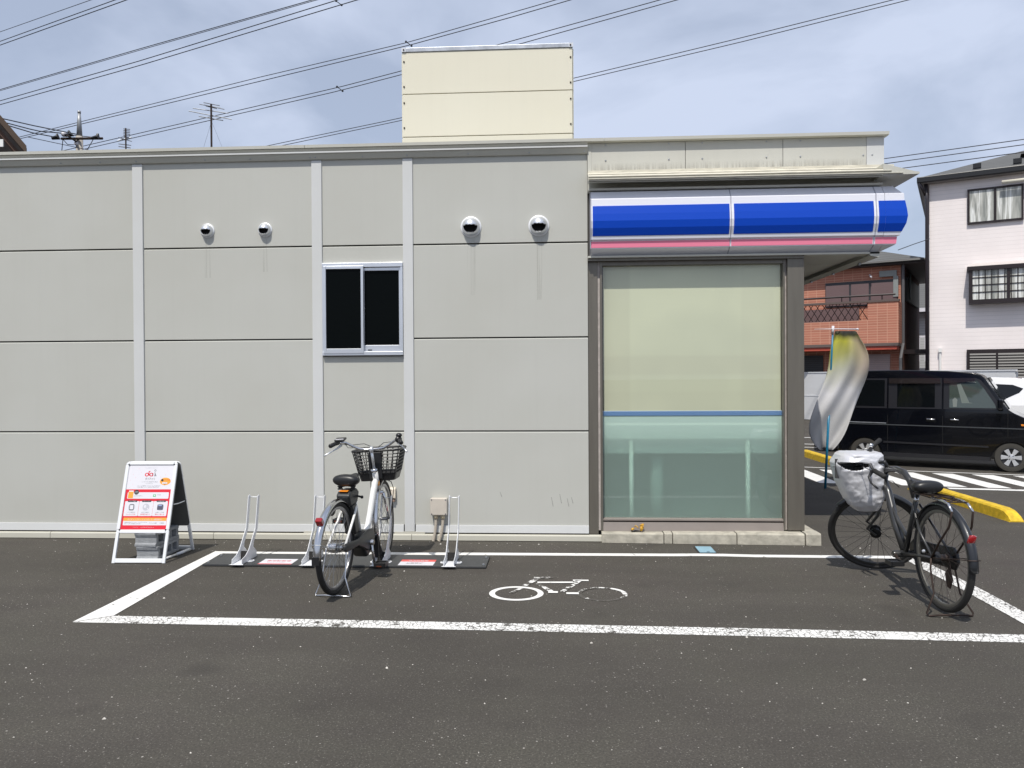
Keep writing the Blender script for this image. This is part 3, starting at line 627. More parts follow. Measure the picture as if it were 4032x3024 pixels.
# ---------------------------------------------------------------- electric boxes
EB = thing('junction_box', 'beige square junction box with two ribbed conduits low on the wall', 'junction box', (-1.13, 0, .25))
M_BEIGE = mat('beige_plastic', (.56, .51, .44), .5, var=.08, vscale=8)
MB().box(-1.207, -1.052, -.062, -.001, .256, .412).build('box', M_BEIGE, EB, bev=.006)
MB().box(-1.210, -1.049, -.078, -.0625, .253, .415).build('lid', M_BEIGE, EB, bev=.007)
m = MB()
for x in (-1.196, -1.063):
    for z in (.267, .401): m.lathe([(.006, 0), (.006, .002), (.0001, .002)], 8, Matrix.Translation((x, -.0785, z)) @ Matrix.Rotation(R_(90), 4, 'X'))
m.build('screws', M_PGRY, EB)
m2 = MB()
for k, (x, xb) in enumerate(((-1.160, -1.185), (-1.093, -1.13))):
    MB().tube([(x, -.045, .256), (x, -.045, .215)], .019, 10).build('gland', mat('gland_cream', (.62, .53, .36), .5), EB, smooth=True)
    pts = []; rr = []
    for i in range(60):
        t_ = i/59; pts.append((x + (xb-x)*t_**2, -.045-.012*t_, .215-.213*t_)); rr.append(.0125 if i % 2 else .0150)
    MB().tube(pts, rr, 8).build('conduit', mat('conduit_beige', (.46, .41, .34), .6), EB)
EB2 = thing('outdoor_socket', 'small cream outdoor socket with hood on the wall behind the white bicycle', 'socket', (-1.59, 0, .40))
MB().prism([(-.001, .395), (-.045, .410), (-.040, .495), (-.025, .508), (-.001, .510)], -1.628, -1.552).build('cover', mat('socket_cream', (.72, .64, .52), .5), EB2, bev=.006)
MB().box(-1.618, -1.562, -.038, -.001, .375, .394).build('socket', mat('socket_brown', (.3, .2, .15), .6), EB2, bev=.003)
MB().ball((-1.592, -.0425, .49), .004, 6).build('screw', M_BLACK, EB2)

# ---------------------------------------------------------------- text
def text_mesh(body, size, name='lettering'):
    cu = bpy.data.curves.new('t', 'FONT'); cu.body = body; cu.size = size; cu.align_x = 'CENTER'; cu.align_y = 'CENTER'; cu.resolution_u = 2
    ob = bpy.data.objects.new('t', cu); C.objects.link(ob); dg = bpy.context.evaluated_depsgraph_get(); dg.update()
    me = bpy.data.meshes.new_from_object(ob.evaluated_get(dg)); bpy.data.objects.remove(ob); bpy.data.curves.remove(cu)
    vs = [v.co.copy() for v in me.vertices]; fs = [tuple(p.vertices) for p in me.polygons]; bpy.data.meshes.remove(me); return vs, fs
def text_obj(body, size, M, m, parent, width=None, name='lettering'):
    vs, fs = text_mesh(body, size)
    if not vs: return None
    xs = [v.x for v in vs]; w = max(xs)-min(xs); k = (width/w) if width and w > 0 else 1
    mb = MB(M); mb.add([(v.x*k, v.y, 0) for v in vs], fs); return mb.build(name, m, parent)
def text_into(mb, body, size, x, y, width=None):
    vs, fs = text_mesh(body, size)
    if not vs: return
    xs = [v.x for v in vs]; w = max(xs)-min(xs); k = (width/w) if width and w > 0 else 1
    cx_ = (max(xs)+min(xs))/2; cy_ = (max(v.y for v in vs)+min(v.y for v in vs))/2
    mb.add([((v.x-cx_)*k + x, (v.y-cy_) + y, 0) for v in vs], fs)
# ---------------------------------------------------------------- cycle rack
CR = thing('cycle_rack', 'dark steel base plate with four white wheel holders along the wall', 'bike rack', (-1.77, -.9, 0))
MB().box(-2.960, -.586, -1.092, -.695, .004, .020).build('base_plate', M_PLATE, CR, bev=.002)
def holder(x):
    m = MB(); side = [(-1.118, .023), (-1.112, .066), (-1.03, .082), (-.965, .118), (-.935, .150), (-.822, .270), (-.765, .540), (-.735, .547), (-.718, .536), (-.775, .258), (-.860, .155), (-.865, .120), (-.80, .070), (-.80, .023)]
    for s_ in (-1, 1): m.prism(side, x+s_*.041-.0025, x+s_*.041+.0025)
    H = m.build('wheel_holder', M_WHITEP, CR, bev=.0012, seg=1)
    MB().box(x-.036, x+.036, -1.125, -.80, .021, .026).add([(x-.062, -1.135, .0262), (x+.062, -1.135, .0262), (x+.05, -1.105, .0262), (x-.05, -1.105, .0262)], [(0, 1, 2, 3)]).build('foot_plate', M_WHITEP, H)
    for s_ in (-1, 1):
        mm = MB(); mm.prism([(x+s_*.035, -1.02), (x+s_*.085, -1.0), (x+s_*.092, -.97), (x+s_*.08, -.945), (x+s_*.035, -.93)], .0212, .0262, 'z'); mm.build('lug', M_WHITEP, H)
    MB().tube([(x-.040, -.735, .533), (x-.02, -.722, .524), (x+.02, -.722, .524), (x+.040, -.735, .533)], .004, 6).build('cross_wire', M_WHITEP, H)
    MB().box(x-.034, x+.034, -.95, -.945, .03, .10).build('rubber_stop', M_BLACKR, H)
    for s_ in (-1, 1): MB().lathe([(.011, .0263), (.011, .033), (.006, .035)], 8, Matrix.Translation((x+s_*.068, -.975, 0))).build('bolt', M_STEEL, H)
    return H
HX = [-2.655, -2.065, -1.478, -.888]
for x in HX: holder(x)
m = MB()
for x in (-2.935, -.612):
    for y in (-1.03, -.78): m.lathe([(.011, .0201), (.011, .026), (.006, .028)], 8, Matrix.Translation((x, y, 0)))
m.build('bolt', M_STEEL, CR)
def sticker(x0, x1, y0, y1, layout):
    S = MB().box(x0, x1, y0, y1, .0205, .0212).build('sticker', M_PWHITE, CR)
    cx_, cy_, w, h = (x0+x1)/2, (y0+y1)/2, x1-x0, y1-y0; z = .0216
    if layout == 0:
        MB().ngon([(x0, y0, z), (x1, y0, z), (x1, y0+.022, z), (x0, y0+.022, z)]).build('red_print', M_PRED, S)
        mb = MB(Matrix.Translation((0, 0, z))); text_into(mb, '専用駐輪場', .05, cx_, cy_+.025, w*.72); mb.build('lettering', M_PRED, S)
        mb = MB(Matrix.Translation((0, 0, z))); text_into(mb, '登録自転車以外は駐輪禁止', .016, cx_-.01, cy_-.025, w*.55); mb.build('lettering', M_PPNK, S)
    else:
        MB().ngon([(x0, y1-.068, z), (x1, y1-.068, z), (x1, y1, z), (x0, y1, z)]).build('red_print', mat('print_light_red', (.75, .07, .06), .3), S)
        mb = MB(Matrix.Translation((0, 0, z+.0004))); text_into(mb, '専用駐輪場', .042, cx_, y1-.035, w*.56); mb.build('lettering', M_PWHITE, S)
        mb = MB(Matrix.Translation((0, 0, z))); text_into(mb, '無断駐輪', .02, cx_, cy_+.0, w*.36); mb.build('lettering', M_PPNK, S)
        mb = MB(Matrix.Translation((0, 0, z))); text_into(mb, '駐輪禁止', .034, cx_-.02, cy_-.03, w*.46); mb.build('lettering', M_PBLK, S)
sticker(-2.495, -2.21, -1.078, -.895, 0); sticker(-1.317, -1.024, -1.072, -.882, 1)
# ---------------------------------------------------------------- sandwich board
SB = thing('sandwich_board', 'white framed A-board with red and white bicycle share poster', 'sign', (-3.56, -.75, 0))
o_ = Vector((-3.785, -1.012, 0.0)); u_ = Vector((.460, .012, 0)).normalized(); top = Vector((-3.780, -.752, .838)); v_ = (top - o_).normalized(); v_ = (v_ - u_*v_.dot(u_)).normalized(); nn = u_.cross(v_)
FM = Matrix(((u_.x, v_.x, nn.x, o_.x), (u_.y, v_.y, nn.y, o_.y), (u_.z, v_.z, nn.z, o_.z), (0, 0, 0, 1)))
HL = .876
o2 = Vector((-3.785, -.487, 0)); v2_ = (top + Vector((0, .006, 0)) - o2).normalized(); v2_ = (v2_ - u_*v2_.dot(u_)).normalized(); nn2 = u_.cross(v2_)
FM2 = Matrix(((u_.x, v2_.x, nn2.x, o2.x), (u_.y, v2_.y, nn2.y, o2.y), (u_.z, v2_.z, nn2.z, o2.z), (0, 0, 0, 1)))
def leafboard(M, front):
    s_ = 1 if front else -1
    z0, z1 = (-.010, .010)
    m = MB(M); m.box(0, .026, 0, .27, z0, z1); m.box(.434, .460, 0, .27, z0, z1); m.box(.0262, .4338, 0.004, .040, z0, z1); m.build('leg_frame', M_ALUW, SB, bev=.003)
    m = MB(M); w = .030; y0, y1 = .252, HL
    m.prism([(0, y0+.03), (.009, y0+.009), (.03, y0), (.43, y0), (.451, y0+.009), (.46, y0+.03), (.46, y1-.03), (.451, y1-.009), (.43, y1), (.03, y1), (.009, y1-.009), (0, y1-.03)], z0-.002, z0+.004, 'z'); m.build('back_sheet', mat('board_back', (.085, .085, .08), .6), SB)
    fr_ = MB(M); fr_.box(.0, w, y0+.032, y1-.032, z0+.006, z1+.003).box(.46-w, .46, y0+.032, y1-.032, z0+.006, z1+.003).box(.032, .428, y0, y0+w, z0+.006, z1+.003).box(.032, .428, y1-w, y1, z0+.006, z1+.003)
    for (cx_, cy_, a0) in ((.031, y0+.031, 180), (.429, y0+.031, 270), (.429, y1-.031, 0), (.031, y1-.031, 90)):
        pl = [(cx_, cy_)] + [(cx_+.031*math.cos(R_(a0+90*i/5)), cy_+.031*math.sin(R_(a0+90*i/5))) for i in range(6)]
        fr_.prism(pl, z0+.006, z1+.001, 'z')
    fr_.build('snap_frame', M_ALUW, SB, bev=.004)
leafboard(FM, True); 
# rear leaf faces the wall: mirrored
leafboard(FM2 @ Matrix.Diagonal((1, 1, -1, 1)), False)
m = MB(FM)
for x in (.029, .431):
    for y in (.252+.029, HL-.029): m.prism([(x-.006, y-.006), (x+.006, y-.006), (x+.006, y+.006), (x-.006, y+.006)], .010, .0135, 'z')
m.build('corner_clip', M_BLACK, SB)
py0, py1 = .284, HL-.032
PO = MB(FM).box(.031, .429, py0, py1, -.003, .004).build('poster', M_PWHITE, SB)
pw, ph = .398, py1-py0
def px2(x, y):   # pixel in the zoomed crop of the poster -> board u,v
    t_ = (1082-y)/817.; xl = 388 + (515-388)*t_; xr = 962 + (1100-962)*t_
    return .031 + pw*(x-xl)/(xr-xl), py0 + ph*t_
def pm(z): return FM @ Matrix.Translation((0, 0, z))
def rrect(mb, a, b_, c_=None, r=.006):
    (x0, y1_), (x1, y0_) = px2(*a), px2(*b_)
    pl = []
    for cx_, cy_, a0 in ((x1-r, y0_+r, 270), (x1-r, y1_-r, 0), (x0+r, y1_-r, 90), (x0+r, y0_+r, 180)):
        pl += [(cx_+r*math.cos(R_(a0+90*i/4)), cy_+r*math.sin(R_(a0+90*i/4)), 0) for i in range(5)]
    mb.ngon(pl)
def disc(mb, c, rr, ry=None, n=20):
    x, y = px2(*c); ry = ry or rr
    mb.ngon([(x+rr*math.cos(2*math.pi*i/n), y+ry*math.sin(2*math.pi*i/n), 0) for i in range(n)])
Z1, Z2, Z3, Z4 = .0044, .0048, .0052, .0056
red = MB(pm(Z1)); red.ngon([(.0312, py0+.0002, 0), (.4288, py0+.0002, 0), (.4288, px2(700, 577)[1], 0), (.0312, px2(700, 577)[1], 0)]); red.build('red_print', M_PRED, PO)
wh = MB(pm(Z2))
rrect(wh, (488, 615), (1006, 696)); rrect(wh, (505, 592), (560, 630), r=.003)
for k in range(3): rrect(wh, (455+183*k, 728), (605+183*k, 915))
rrect(wh, (432, 935), (966, 1030))
wh.build('white_print', M_PWHITE, PO)
og = MB(pm(Z3)); rrect(og, (499, 607), (551, 690), r=.002); rrect(og, (432, 935), (972, 975), r=.004); og.build('orange_print', M_PORG, PO)
og = MB(pm(Z1)); disc(og, (975, 475), .048, .033, 28); x, y = px2(965, 519); og.ngon([(x-.008, y+.008, 0), (x, y-.006, 0), (x+.008, y+.006, 0)]); og.build('orange_print', M_PORG, PO)
bk = MB(pm(Z3)); disc(bk, (601, 614), .021, .021)
for k, xx in enumerate((548, 729, 916)):
    x, y = px2(xx, 728); bk.ngon([(x-.043, y+.007, 0), (x-.038, y-.007, 0), (x+.038, y-.007, 0), (x+.043, y+.007, 0)])
disc(bk, (938, 460), .011); bk.build('black_print', M_PBLK, PO)
gr = MB(pm(Z3))
for xx in (535, 718, 902): disc(gr, (xx, 803), .030)
gr.build('grey_print', M_PLGY, PO)
pg = MB(pm(Z4)); rrect(pg, (512, 768), (557, 842), r=.004); pg.build('phone_print', M_PBLK, PO)
pg = MB(pm(Z4+.0004)); rrect(pg, (517, 776), (552, 832), r=.002); disc(pg, (708, 795), .011, .014); 
x, y = px2(735, 825); pg.ngon([(x-.006, y+.010, 0), (x+.004, y+.005, 0), (x+.014, y-.006, 0), (x+.006, y-.012, 0)])
rrect(pg, (935, 487), (1000, 507), r=.003); pg.build('white_print', M_PWHITE, PO)
pg = MB(pm(Z4)); rrect(pg, (868, 770), (932, 838), r=.006); pg.build('dark_print', mat('print_slate', (.09, .09, .13), .3), PO)
pg = MB(pm(Z4+.0004)); rrect(pg, (878, 778), (922, 788), r=.001); pg.build('blue_print', mat('print_sky', (.35, .45, .7), .3), PO)
pg = MB(pm(Z3)); rrect(pg, (815, 642), (846, 672), r=.003); pg.build('green_print', M_PGRN, PO)
pg = MB(pm(Z4)); disc(pg, (831, 656), .0075, .006); pg.build('white_print', M_PWHITE, PO)
# logo: two wheels and a handlebar in red with a walking figure
lg = MB(pm(Z1)); 
for cx_ in (737, 796):
    x, y = px2(cx_, 388)
    for i in range(24):
        a, b_ = 2*math.pi*i/24, 2*math.pi*(i+1)/24
        lg.ngon([(x+.0175*math.cos(a), y+.0165*math.sin(a), 0), (x+.0175*math.cos(b_), y+.0165*math.sin(b_), 0), (x+.0100*math.cos(b_), y+.0090*math.sin(b_), 0), (x+.0100*math.cos(a), y+.0090*math.sin(a), 0)])
def seg(mb, a, b_, w):
    p, q = Vector(px2(*a)), Vector(px2(*b_)); d = (q-p).normalized(); k = Vector((-d.y, d.x))*w/2
    mb.ngon([(*(p-k), 0), (*(q-k), 0), (*(q+k), 0), (*(p+k), 0)])
seg(lg, (762, 400), (768, 345), .008); seg(lg, (768, 348), (785, 345), .007); seg(lg, (757, 395), (778, 395), .008); seg(lg, (816, 370), (812, 408), .008)
lg.build('logo', M_PRED, PO)
lg = MB(pm(Z1)); seg(lg, (843, 360), (846, 385), .006); seg(lg, (846, 383), (837, 410), .006); seg(lg, (846, 383), (857, 408), .006)
x, y = px2(850, 335)
for i in range(12):
    a, b_ = 2*math.pi*i/12, 2*math.pi*(i+1)/12
    lg.ngon([(x+.009*math.cos(a), y+.009*math.sin(a), 0), (x+.009*math.cos(b_), y+.009*math.sin(b_), 0), (x+.0055*math.cos(b_), y+.0055*math.sin(b_), 0), (x+.0055*math.cos(a), y+.0055*math.sin(a), 0)])
lg.build('logo_figure', M_PGRY, PO)
lt = {}
def T(body, size, c, wpx, m, z=Z1):
    x, y = px2(*c); mb = lt.setdefault((m.name, z), (MB(pm(z)), m))[0]; text_into(mb, body, size, x, y, wpx*.398/575)
T('ダイチャリ', .026, (777, 443), 122, M_PBLK); T('くらしを便利にするチャリ', .010, (797, 302), 155, M_PLGY)
T('シェアサイクルで自由気ままに乗れる', .0095, (772, 481), 205, M_PGRY); T('シェアサイクル', .0085, (768, 502), 90, M_PGRY)
T('スマートフォンで簡単予約、どこのステーションでも返却できます', .0085, (758, 533), 300, M_PGRY); T('買い物、通勤、ちょっとしたお出かけに便利に使えます', .0085, (750, 549), 270, M_PGRY)
T('アプリを今すぐ', .0085, (620, 658), 105, M_PGRY, Z3); T('ダウンロード', .007, (625, 671), 110, M_PLGY, Z3); T('友だち追加', .008, (890, 648), 45, M_PGRY, Z3)
T('会員登録', .007, (601, 605), 42, M_PWHITE, Z4); T('無料', .007, (601, 622), 30, M_PWHITE, Z4)
for cx_, s1, s2, s3 in ((532, 'アプリで簡単', 'かんたん予約', 'スマホで簡単予約'), (716, 'ステーション', '返却場所が選べる', 'お好きな場所に'), (900, '15分単位の料金', '便利に使える', '交通系カードでも利用')):
    T(s1, .0085, (cx_+14, 728), 84, M_PWHITE, Z4); T(s3, .0085, (cx_-8, 868), 104, M_PGRY, Z3); T(s2, .0135, (cx_-12, 893), 118, M_PRED, Z3)
T('ダイチャリステーションオーナー様募集中！', .015, (700, 957), 440, M_PWHITE, Z4)
T('ご所有の空きスペースに、シェアサイクルの', .0085, (585, 995), 290, M_PGRY, Z3); T('ステーションを設置しませんか？', .0085, (545, 1010), 210, M_PGRY, Z3); T('ダイチャリ 設置', .0095, (800, 1003), 95, M_PGRY, Z3); T('で検索', .0095, (912, 1003), 55, M_PGRY, Z3)
T('Powered by', .009, (580, 1055), 68, M_PPNK, Z2); T('シェアサイクルプラットフォーム', .010, (728, 1056), 170, M_PWHITE, Z2)
T('乗り放題', .010, (1000, 457), 70, M_PRED, Z2); T('くわしくはこちら', .006, (968, 497), 44, M_PGRY, .0064)
for (mb, m_) in lt.values(): mb.build('lettering', m_, PO)
pg = MB(pm(Z1))
for c_ in ((637, 310), (665, 360), (560, 384), (590, 426), (522, 459), (551, 509), (1013, 343), (980, 388), (915, 418)): disc(pg, c_, .0026, n=8)
pg.build('confetti_print', M_PPNK, PO)
# spreaders and floor bars of the board
m = MB()
for s_ in (.010, .450):
    a_ = FM @ Vector((s_, .50, -.012)); c_ = FM2 @ Vector((s_, .50, .012)); m.tube([a_, (a_+c_)/2 + Vector((0, 0, -.006)), c_], .005, 6)
m.build('spreader', M_ALUW, SB)
# blocks that weigh it down
bcount = 0
def conc_block(x, y, z, rz, label, upright=False):
    T_ = thing('concrete_block', label, 'concrete block', (x, y, z), rz, 'concrete blocks weighing down the sandwich board', local=True)
    m = MB(); h = .117
    for z0_, z1_ in ((0, .026), (h-.026, h)): m.box(-.095, .095, -.186, .186, z0_, z1_)
    for a_, b_ in [(-.186, -.150), (-.068, -.046), (.046, .068), (.150, .186)]: m.box(-.095, .095, a_, b_, .0262, h-.0262)
    for s_ in (-1, 1):      # scalloped end: proud rims above and below a hollow
        m.prism([(s_*.1862, .0), (s_*.201, .0), (s_*.201, .020), (s_*.190, .030), (s_*.1862, .034)], -.094, .094, 'x')
        m.prism([(s_*.1862, h), (s_*.201, h), (s_*.201, h-.016), (s_*.196, h-.018), (s_*.196, h-.028), (s_*.1862, h-.034)], -.094, .094, 'x')
    m.build('block', M_CONC2, T_, bev=.004, seg=1); return T_
conc_block(-3.525, -.735, .008, R_(1), 'lower grey hollow concrete block under the sandwich board')
conc_block(-3.530, -.740, .1265, R_(-1), 'upper grey hollow concrete block under the sandwich board')
MB().tube([(-3.395, -.98, .014), (-3.365, -.72, .014)], .011, 8).tube([(-3.365, -.72, .014), (-3.345, -.52, .014)], .014, 8).build('tie_bar', M_ALUW, SB, smooth=True)

# ---------------------------------------------------------------- bicycles
def ax_mat(c, heading_y=True): return Matrix.Translation(c)
def wheel(T_, c, Rw, rt, M, tyre, rimm, spm, nsp=32, hubr=.022, nm='wheel'):
    RX = M @ Matrix.Translation(c) @ Matrix.Rotation(R_(90), 4, 'X')
    def ring(R0, prof_, n=56):
        mb = MB(RX); k = len(prof_); vs = []
        for i in range(n):
            a = 2*math.pi*i/n
            for dr, dz in prof_: vs.append(((R0+dr)*math.cos(a), (R0+dr)*math.sin(a), dz))
        mb.add(vs, [(i*k+j, i*k+(j+1) % k, ((i+1) % n)*k+(j+1) % k, ((i+1) % n)*k+j) for i in range(n) for j in range(k)]); return mb
    tp = [(rt*math.cos(2*math.pi*j/12), rt*math.sin(2*math.pi*j/12)) for j in range(12)]
    Wl = ring(Rw-rt, tp).build(nm, tyre, T_, smooth=True)
    rp = [(.006, .011), (-.004, .013), (-.016, .008), (-.018, 0), (-.016, -.008), (-.004, -.013), (.006, -.011)]
    ring(Rw-2*rt, rp).build('rim', rimm, Wl, smooth=True, auto=50)
    sp = MB(RX)
    for i in range(nsp):
        a = 2*math.pi*i/nsp; s_ = 1 if i % 2 else -1; off = R_(38)*(1 if (i//2) % 2 else -1)
        a2 = a+off
        p0 = Vector((hubr*math.cos(a2), hubr*math.sin(a2), s_*.028)); p1 = Vector(((Rw-2*rt-.016)*math.cos(a), (Rw-2*rt-.016)*math.sin(a), 0)); sp.tube([p0, p1], .0012, 4)
    sp.build('spokes', spm, Wl)
    hb = MB(RX); hb.lathe([(.006, -.055), (.006, -.04), (hubr+.003, -.032), (hubr+.003, -.026), (hubr*.75, -.022), (hubr*.75, .022), (hubr+.003, .026), (hubr+.003, .032), (.006, .04), (.006, .055)], 14); hb.build('hub', spm, Wl, smooth=True, auto=40)
    return Wl
def arc_sheet(c, R0, w, a0, a1, M, n=28, curve=.35):
    """curved mudguard"""
    mb = MB(M @ Matrix.Translation(c)); vs = []; k = 7
    for i in range(n+1):
        a = R_(a0 + (a1-a0)*i/n)
        for j in range(k):
            t_ = -1+2*j/(k-1); rr = R0 - w*curve*t_*t_; vs.append((rr*math.cos(a), t_*w/2, rr*math.sin(a)))
    mb.add(vs, [(i*k+j, i*k+j+1, (i+1)*k+j+1, (i+1)*k+j) for i in range(n) for j in range(k-1)]); return mb
def solid(o, t_=.0015):
    s_ = o.modifiers.new('solid', 'SOLIDIFY'); s_.thickness = t_; return o
def saddle_mesh(M):
    mb = MB(M @ Matrix.Diagonal((1.05, 1.05, 1.5, 1))); secs = [(-.135, .035, .012, .0), (-.13, .075, .045, .004), (-.11, .098, .062, .006), (-.07, .104, .066, .004), (-.02, .082, .058, -.002), (.03, .050, .048, -.004), (.08, .030, .040, -.002), (.115, .023, .034, .002), (.132, .012, .016, .0)]
    k = 14; vs = []
    for (x, hw, h, dz) in secs:
        for j in range(k):
            a = 2*math.pi*j/k; y = hw*math.copysign(abs(math.cos(a))**.8, math.cos(a)); z = (h*.45*math.sin(a) if math.sin(a) > 0 else h*.55*math.sin(a))
            vs.append((x, y, z+dz))
    n_ = len(secs); mb.add(vs, [(i*k+j, i*k+(j+1) % k, (i+1)*k+(j+1) % k, (i+1)*k+j) for i in range(n_-1) for j in range(k)] + [tuple(range(k)), tuple((n_-1)*k+j for j in range(k))]); return mb
def pedal(mb, c, s_): 
    x, y, z = c
    mb.box(x-.045, x+.045, y-.048, y-.038, z-.017, z+.017); mb.box(x-.045, x+.045, y+.038, y+.048, z-.017, z+.017); mb.box(x-.050, x-.036, y-.038, y+.038, z-.017, z+.017); mb.box(x+.036, x+.050, y-.038, y+.038, z-.017, z+.017); mb.box(x-.036, x+.036, y-.034, y+.034, z-.006, z+.008)
I4 = Matrix.Identity(4)
def steer_matrix(top, bot, ang):
    ax = (Vector(top)-Vector(bot)).normalized(); return Matrix.Translation(bot) @ Matrix.Rotation(ang, 4, ax) @ Matrix.Translation(-Vector(bot))

# --- white electric-assist share bicycle, standing in the third holder
B1 = thing('bicycle', 'white electric share bicycle with black front basket parked in the wheel rack', 'bicycle', (-1.600, -1.865, .0), R_(84.0), local=True)
Rw = .333; zh = Rw + .004
hub_r = (0, 0, zh); hub_f = (1.085, 0, Rw+.018)
ht, hbt = Vector((.835, 0, .790)), Vector((.905, 0, .628))
S1 = steer_matrix(ht, hbt, R_(7))
TYR = M_BLACKR
wheel(B1, hub_r, Rw, .0205, I4, TYR, mat('alloy_rim', (.34, .34, .35), .35, .85), mat('steel_spoke', (.34, .34, .34), .3, .9), 36, .03)
wheel(B1, hub_f, Rw, .0195, S1, TYR, mat('alloy_rim', (.42, .42, .43)), mat('steel_spoke', (.3, .3, .3)), 36, .02)
solid(arc_sheet(hub_r, Rw+.020, .060, 25, 183, I4).build('mudguard', M_CHROME, B1, smooth=True))
solid(arc_sheet(hub_f, Rw+.020, .056, 60, 192, S1).build('mudguard', M_CHROME, B1, smooth=True))
MB(S1).box(hub_f[0]-.365, hub_f[0]-.352, -.024, .024, .10, .27).build('mud_flap', M_BLACK, B1)
MB().box(-.362, -.354, -.026, .026, .295, .350).build('mud_flap', M_BLACK, B1)
# frame
MB().tube([(.873, 0, .715), (.84, 0, .690), (.79, 0, .60), (.72, 0, .46), (.66, 0, .365), (.60, 0, .325), (.52, 0, .31)], [.028, .030, .030, .029, .028, .026, .024], 14, sq=(.85, 1.1)).build('frame', M_BIKEW, B1, smooth=True)
MB().tube([hbt + Vector((.010, 0, -.01)), ht + Vector((-.004, 0, .012))], .0245, 14).build('head_tube', M_BIKEW, B1, smooth=True)
MB().tube([ht + Vector((-.002, 0, .004)), ht + Vector((-.014, 0, .022))], .029, 14).build('headset', M_CHROME, B1, smooth=True); MB().tube([hbt + Vector((.014, 0, -.018)), hbt + Vector((.008, 0, -.004))], .028, 14).build('headset', M_CHROME, B1, smooth=True)
MB().tube([(.888, -.0005, .672), (.874, -.0005, .705)], .0262, 14).build('label_band', M_PORG, B1, smooth=True)
MB().tube([(.905, -.0005, .632), (.890, -.0005, .668)], .0262, 14).build('label_band', mat('silver_label', (.4, .38, .33), .4, var=.7, vscale=150), B1, smooth=True)
MB().tube([(.50, 0, .30), (.345, 0, .70)], .017, 12).build('seat_tube', M_BIKEW, B1, smooth=True)
MB().tube([(.355, 0, .67), (.325, 0, .755)], .0135, 10).build('seat_post', M_CHROME, B1, smooth=True)
st_ = MB()
for s_ in (-1, 1):
    st_.tube([(.36, s_*.022, .625), (.25, s_*.055, .56), (0, s_*.066, zh)], .0095, 8)
st_.build('seat_stays', M_BIKEW, B1, smooth=True)
cs_ = MB()
for s_ in (-1, 1): cs_.tube([(.46, s_*.04, .29), (.2, s_*.06, .315), (0, s_*.066, zh)], .010, 8)
cs_.build('chain_stays', M_BIKEW, B1, smooth=True)
# motor, chain cover, battery
MB().prism([(.36, .335), (.45, .372), (.56, .362), (.625, .31), (.62, .25), (.555, .17), (.50, .155), (.46, .185), (.43, .22), (.36, .26)], -.062, .058, 'y').build('motor_unit', M_DGREY, B1, bev=.022, seg=4, smooth=True)
MB().prism([(-.03, .355), (.0, .37), (.25, .352), (.46, .385), (.56, .375), (.600, .31), (.57, .235), (.50, .205), (.42, .235), (.25, .300), (0, .305), (-.03, .32)], -.086, -.066, 'y').build('chain_cover', M_DGREY, B1, bev=.01, seg=3, smooth=True)
MB().prism([(.285, .375), (.375, .385), (.305, .615), (.21, .605)], -.045, .045, 'y').build('battery', M_BLACK, B1, bev=.012, seg=3)
MB().prism([(.375, .39), (.41, .38), (.35, .62), (.31, .62)], -.03, .03, 'y').build('battery_bracket', M_DGREY, B1, bev=.01, seg=2)
MB().prism([(.17, .610), (.31, .618), (.345, .70), (.30, .728), (.165, .722), (.13, .69)], -.052, .052, 'y').build('battery_handle', M_DGREY, B1, bev=.015, seg=3)
MB().box(.127, .1295, -.030, .030, .700, .716)
MB().add([(.140, -.034, .7225), (.140, .034, .7225), (.175, .034, .7285), (.175, -.034, .7285)], [(0, 1, 2, 3)]).build('orange_label', M_ORANGE, B1)
MB().tube([(.30, -.052, .668), (.30, -.085, .660)], .008, 8).ball((.30, -.088, .660), .013, 8).build('lock_knob', M_BLACK, B1)
# saddle
saddle_mesh(Matrix.Translation((.295, 0, .800)) @ Matrix.Rotation(R_(-3), 4, 'Y')).build('saddle', M_BLACK, B1, smooth=True, sub=1)
sp_ = MB()
for s_ in (-1, 1):
    for q_ in range(5): sp_.tube([(.215, s_*.05, .775-.010*q_), (.215, s_*.05, .768-.010*q_)], .021 if q_ % 2 == 0 else .016, 12)
sp_.tube([(.19, -.05, .748), (.32, -.018, .748)], .006, 6).tube([(.19, .05, .748), (.32, .018, .748)], .006, 6).bc((.325, 0, .752), (.05, .045, .03))
sp_.build('saddle_springs', M_BLACK, B1, smooth=True, auto=40)
# cranks and pedals: right down, left up
MB().tube([(.50, -.088, .275), (.50, -.098, .20), (.503, -.112, .105)], [.013, .011, .011], 8).build('crank', M_CHROME, B1, smooth=True); MB().tube([(.50, .088, .275), (.49, .104, .44)], [.013, .011], 8).build('crank', M_CHROME, B1, smooth=True)
MB().lathe([(.020, -.11), (.024, -.10), (.024, .10), (.020, .11)], 12, Matrix.Translation((.50, 0, .275)) @ Matrix.Rotation(R_(90), 4, 'X')).build('axle', M_CHROME, B1, smooth=True, auto=40)
m = MB(); pedal(m, (.505, -.165, .105), 1); m.build('pedal', M_BLACK, B1, bev=.003); MB().box(.450, .4565, -.185, -.145, .094, .101).build('pedal_reflector', mat('dull_orange', (.11, .025, .008), .4), B1)
m = MB(); pedal(m, (.488, .160, .442), 1); m.build('pedal', M_BLACK, B1, bev=.003); MB().box(.4335, .439, .13, .19, .437, .449).build('pedal_reflector', mat('dull_orange', (.11, .025, .008), .4), B1)
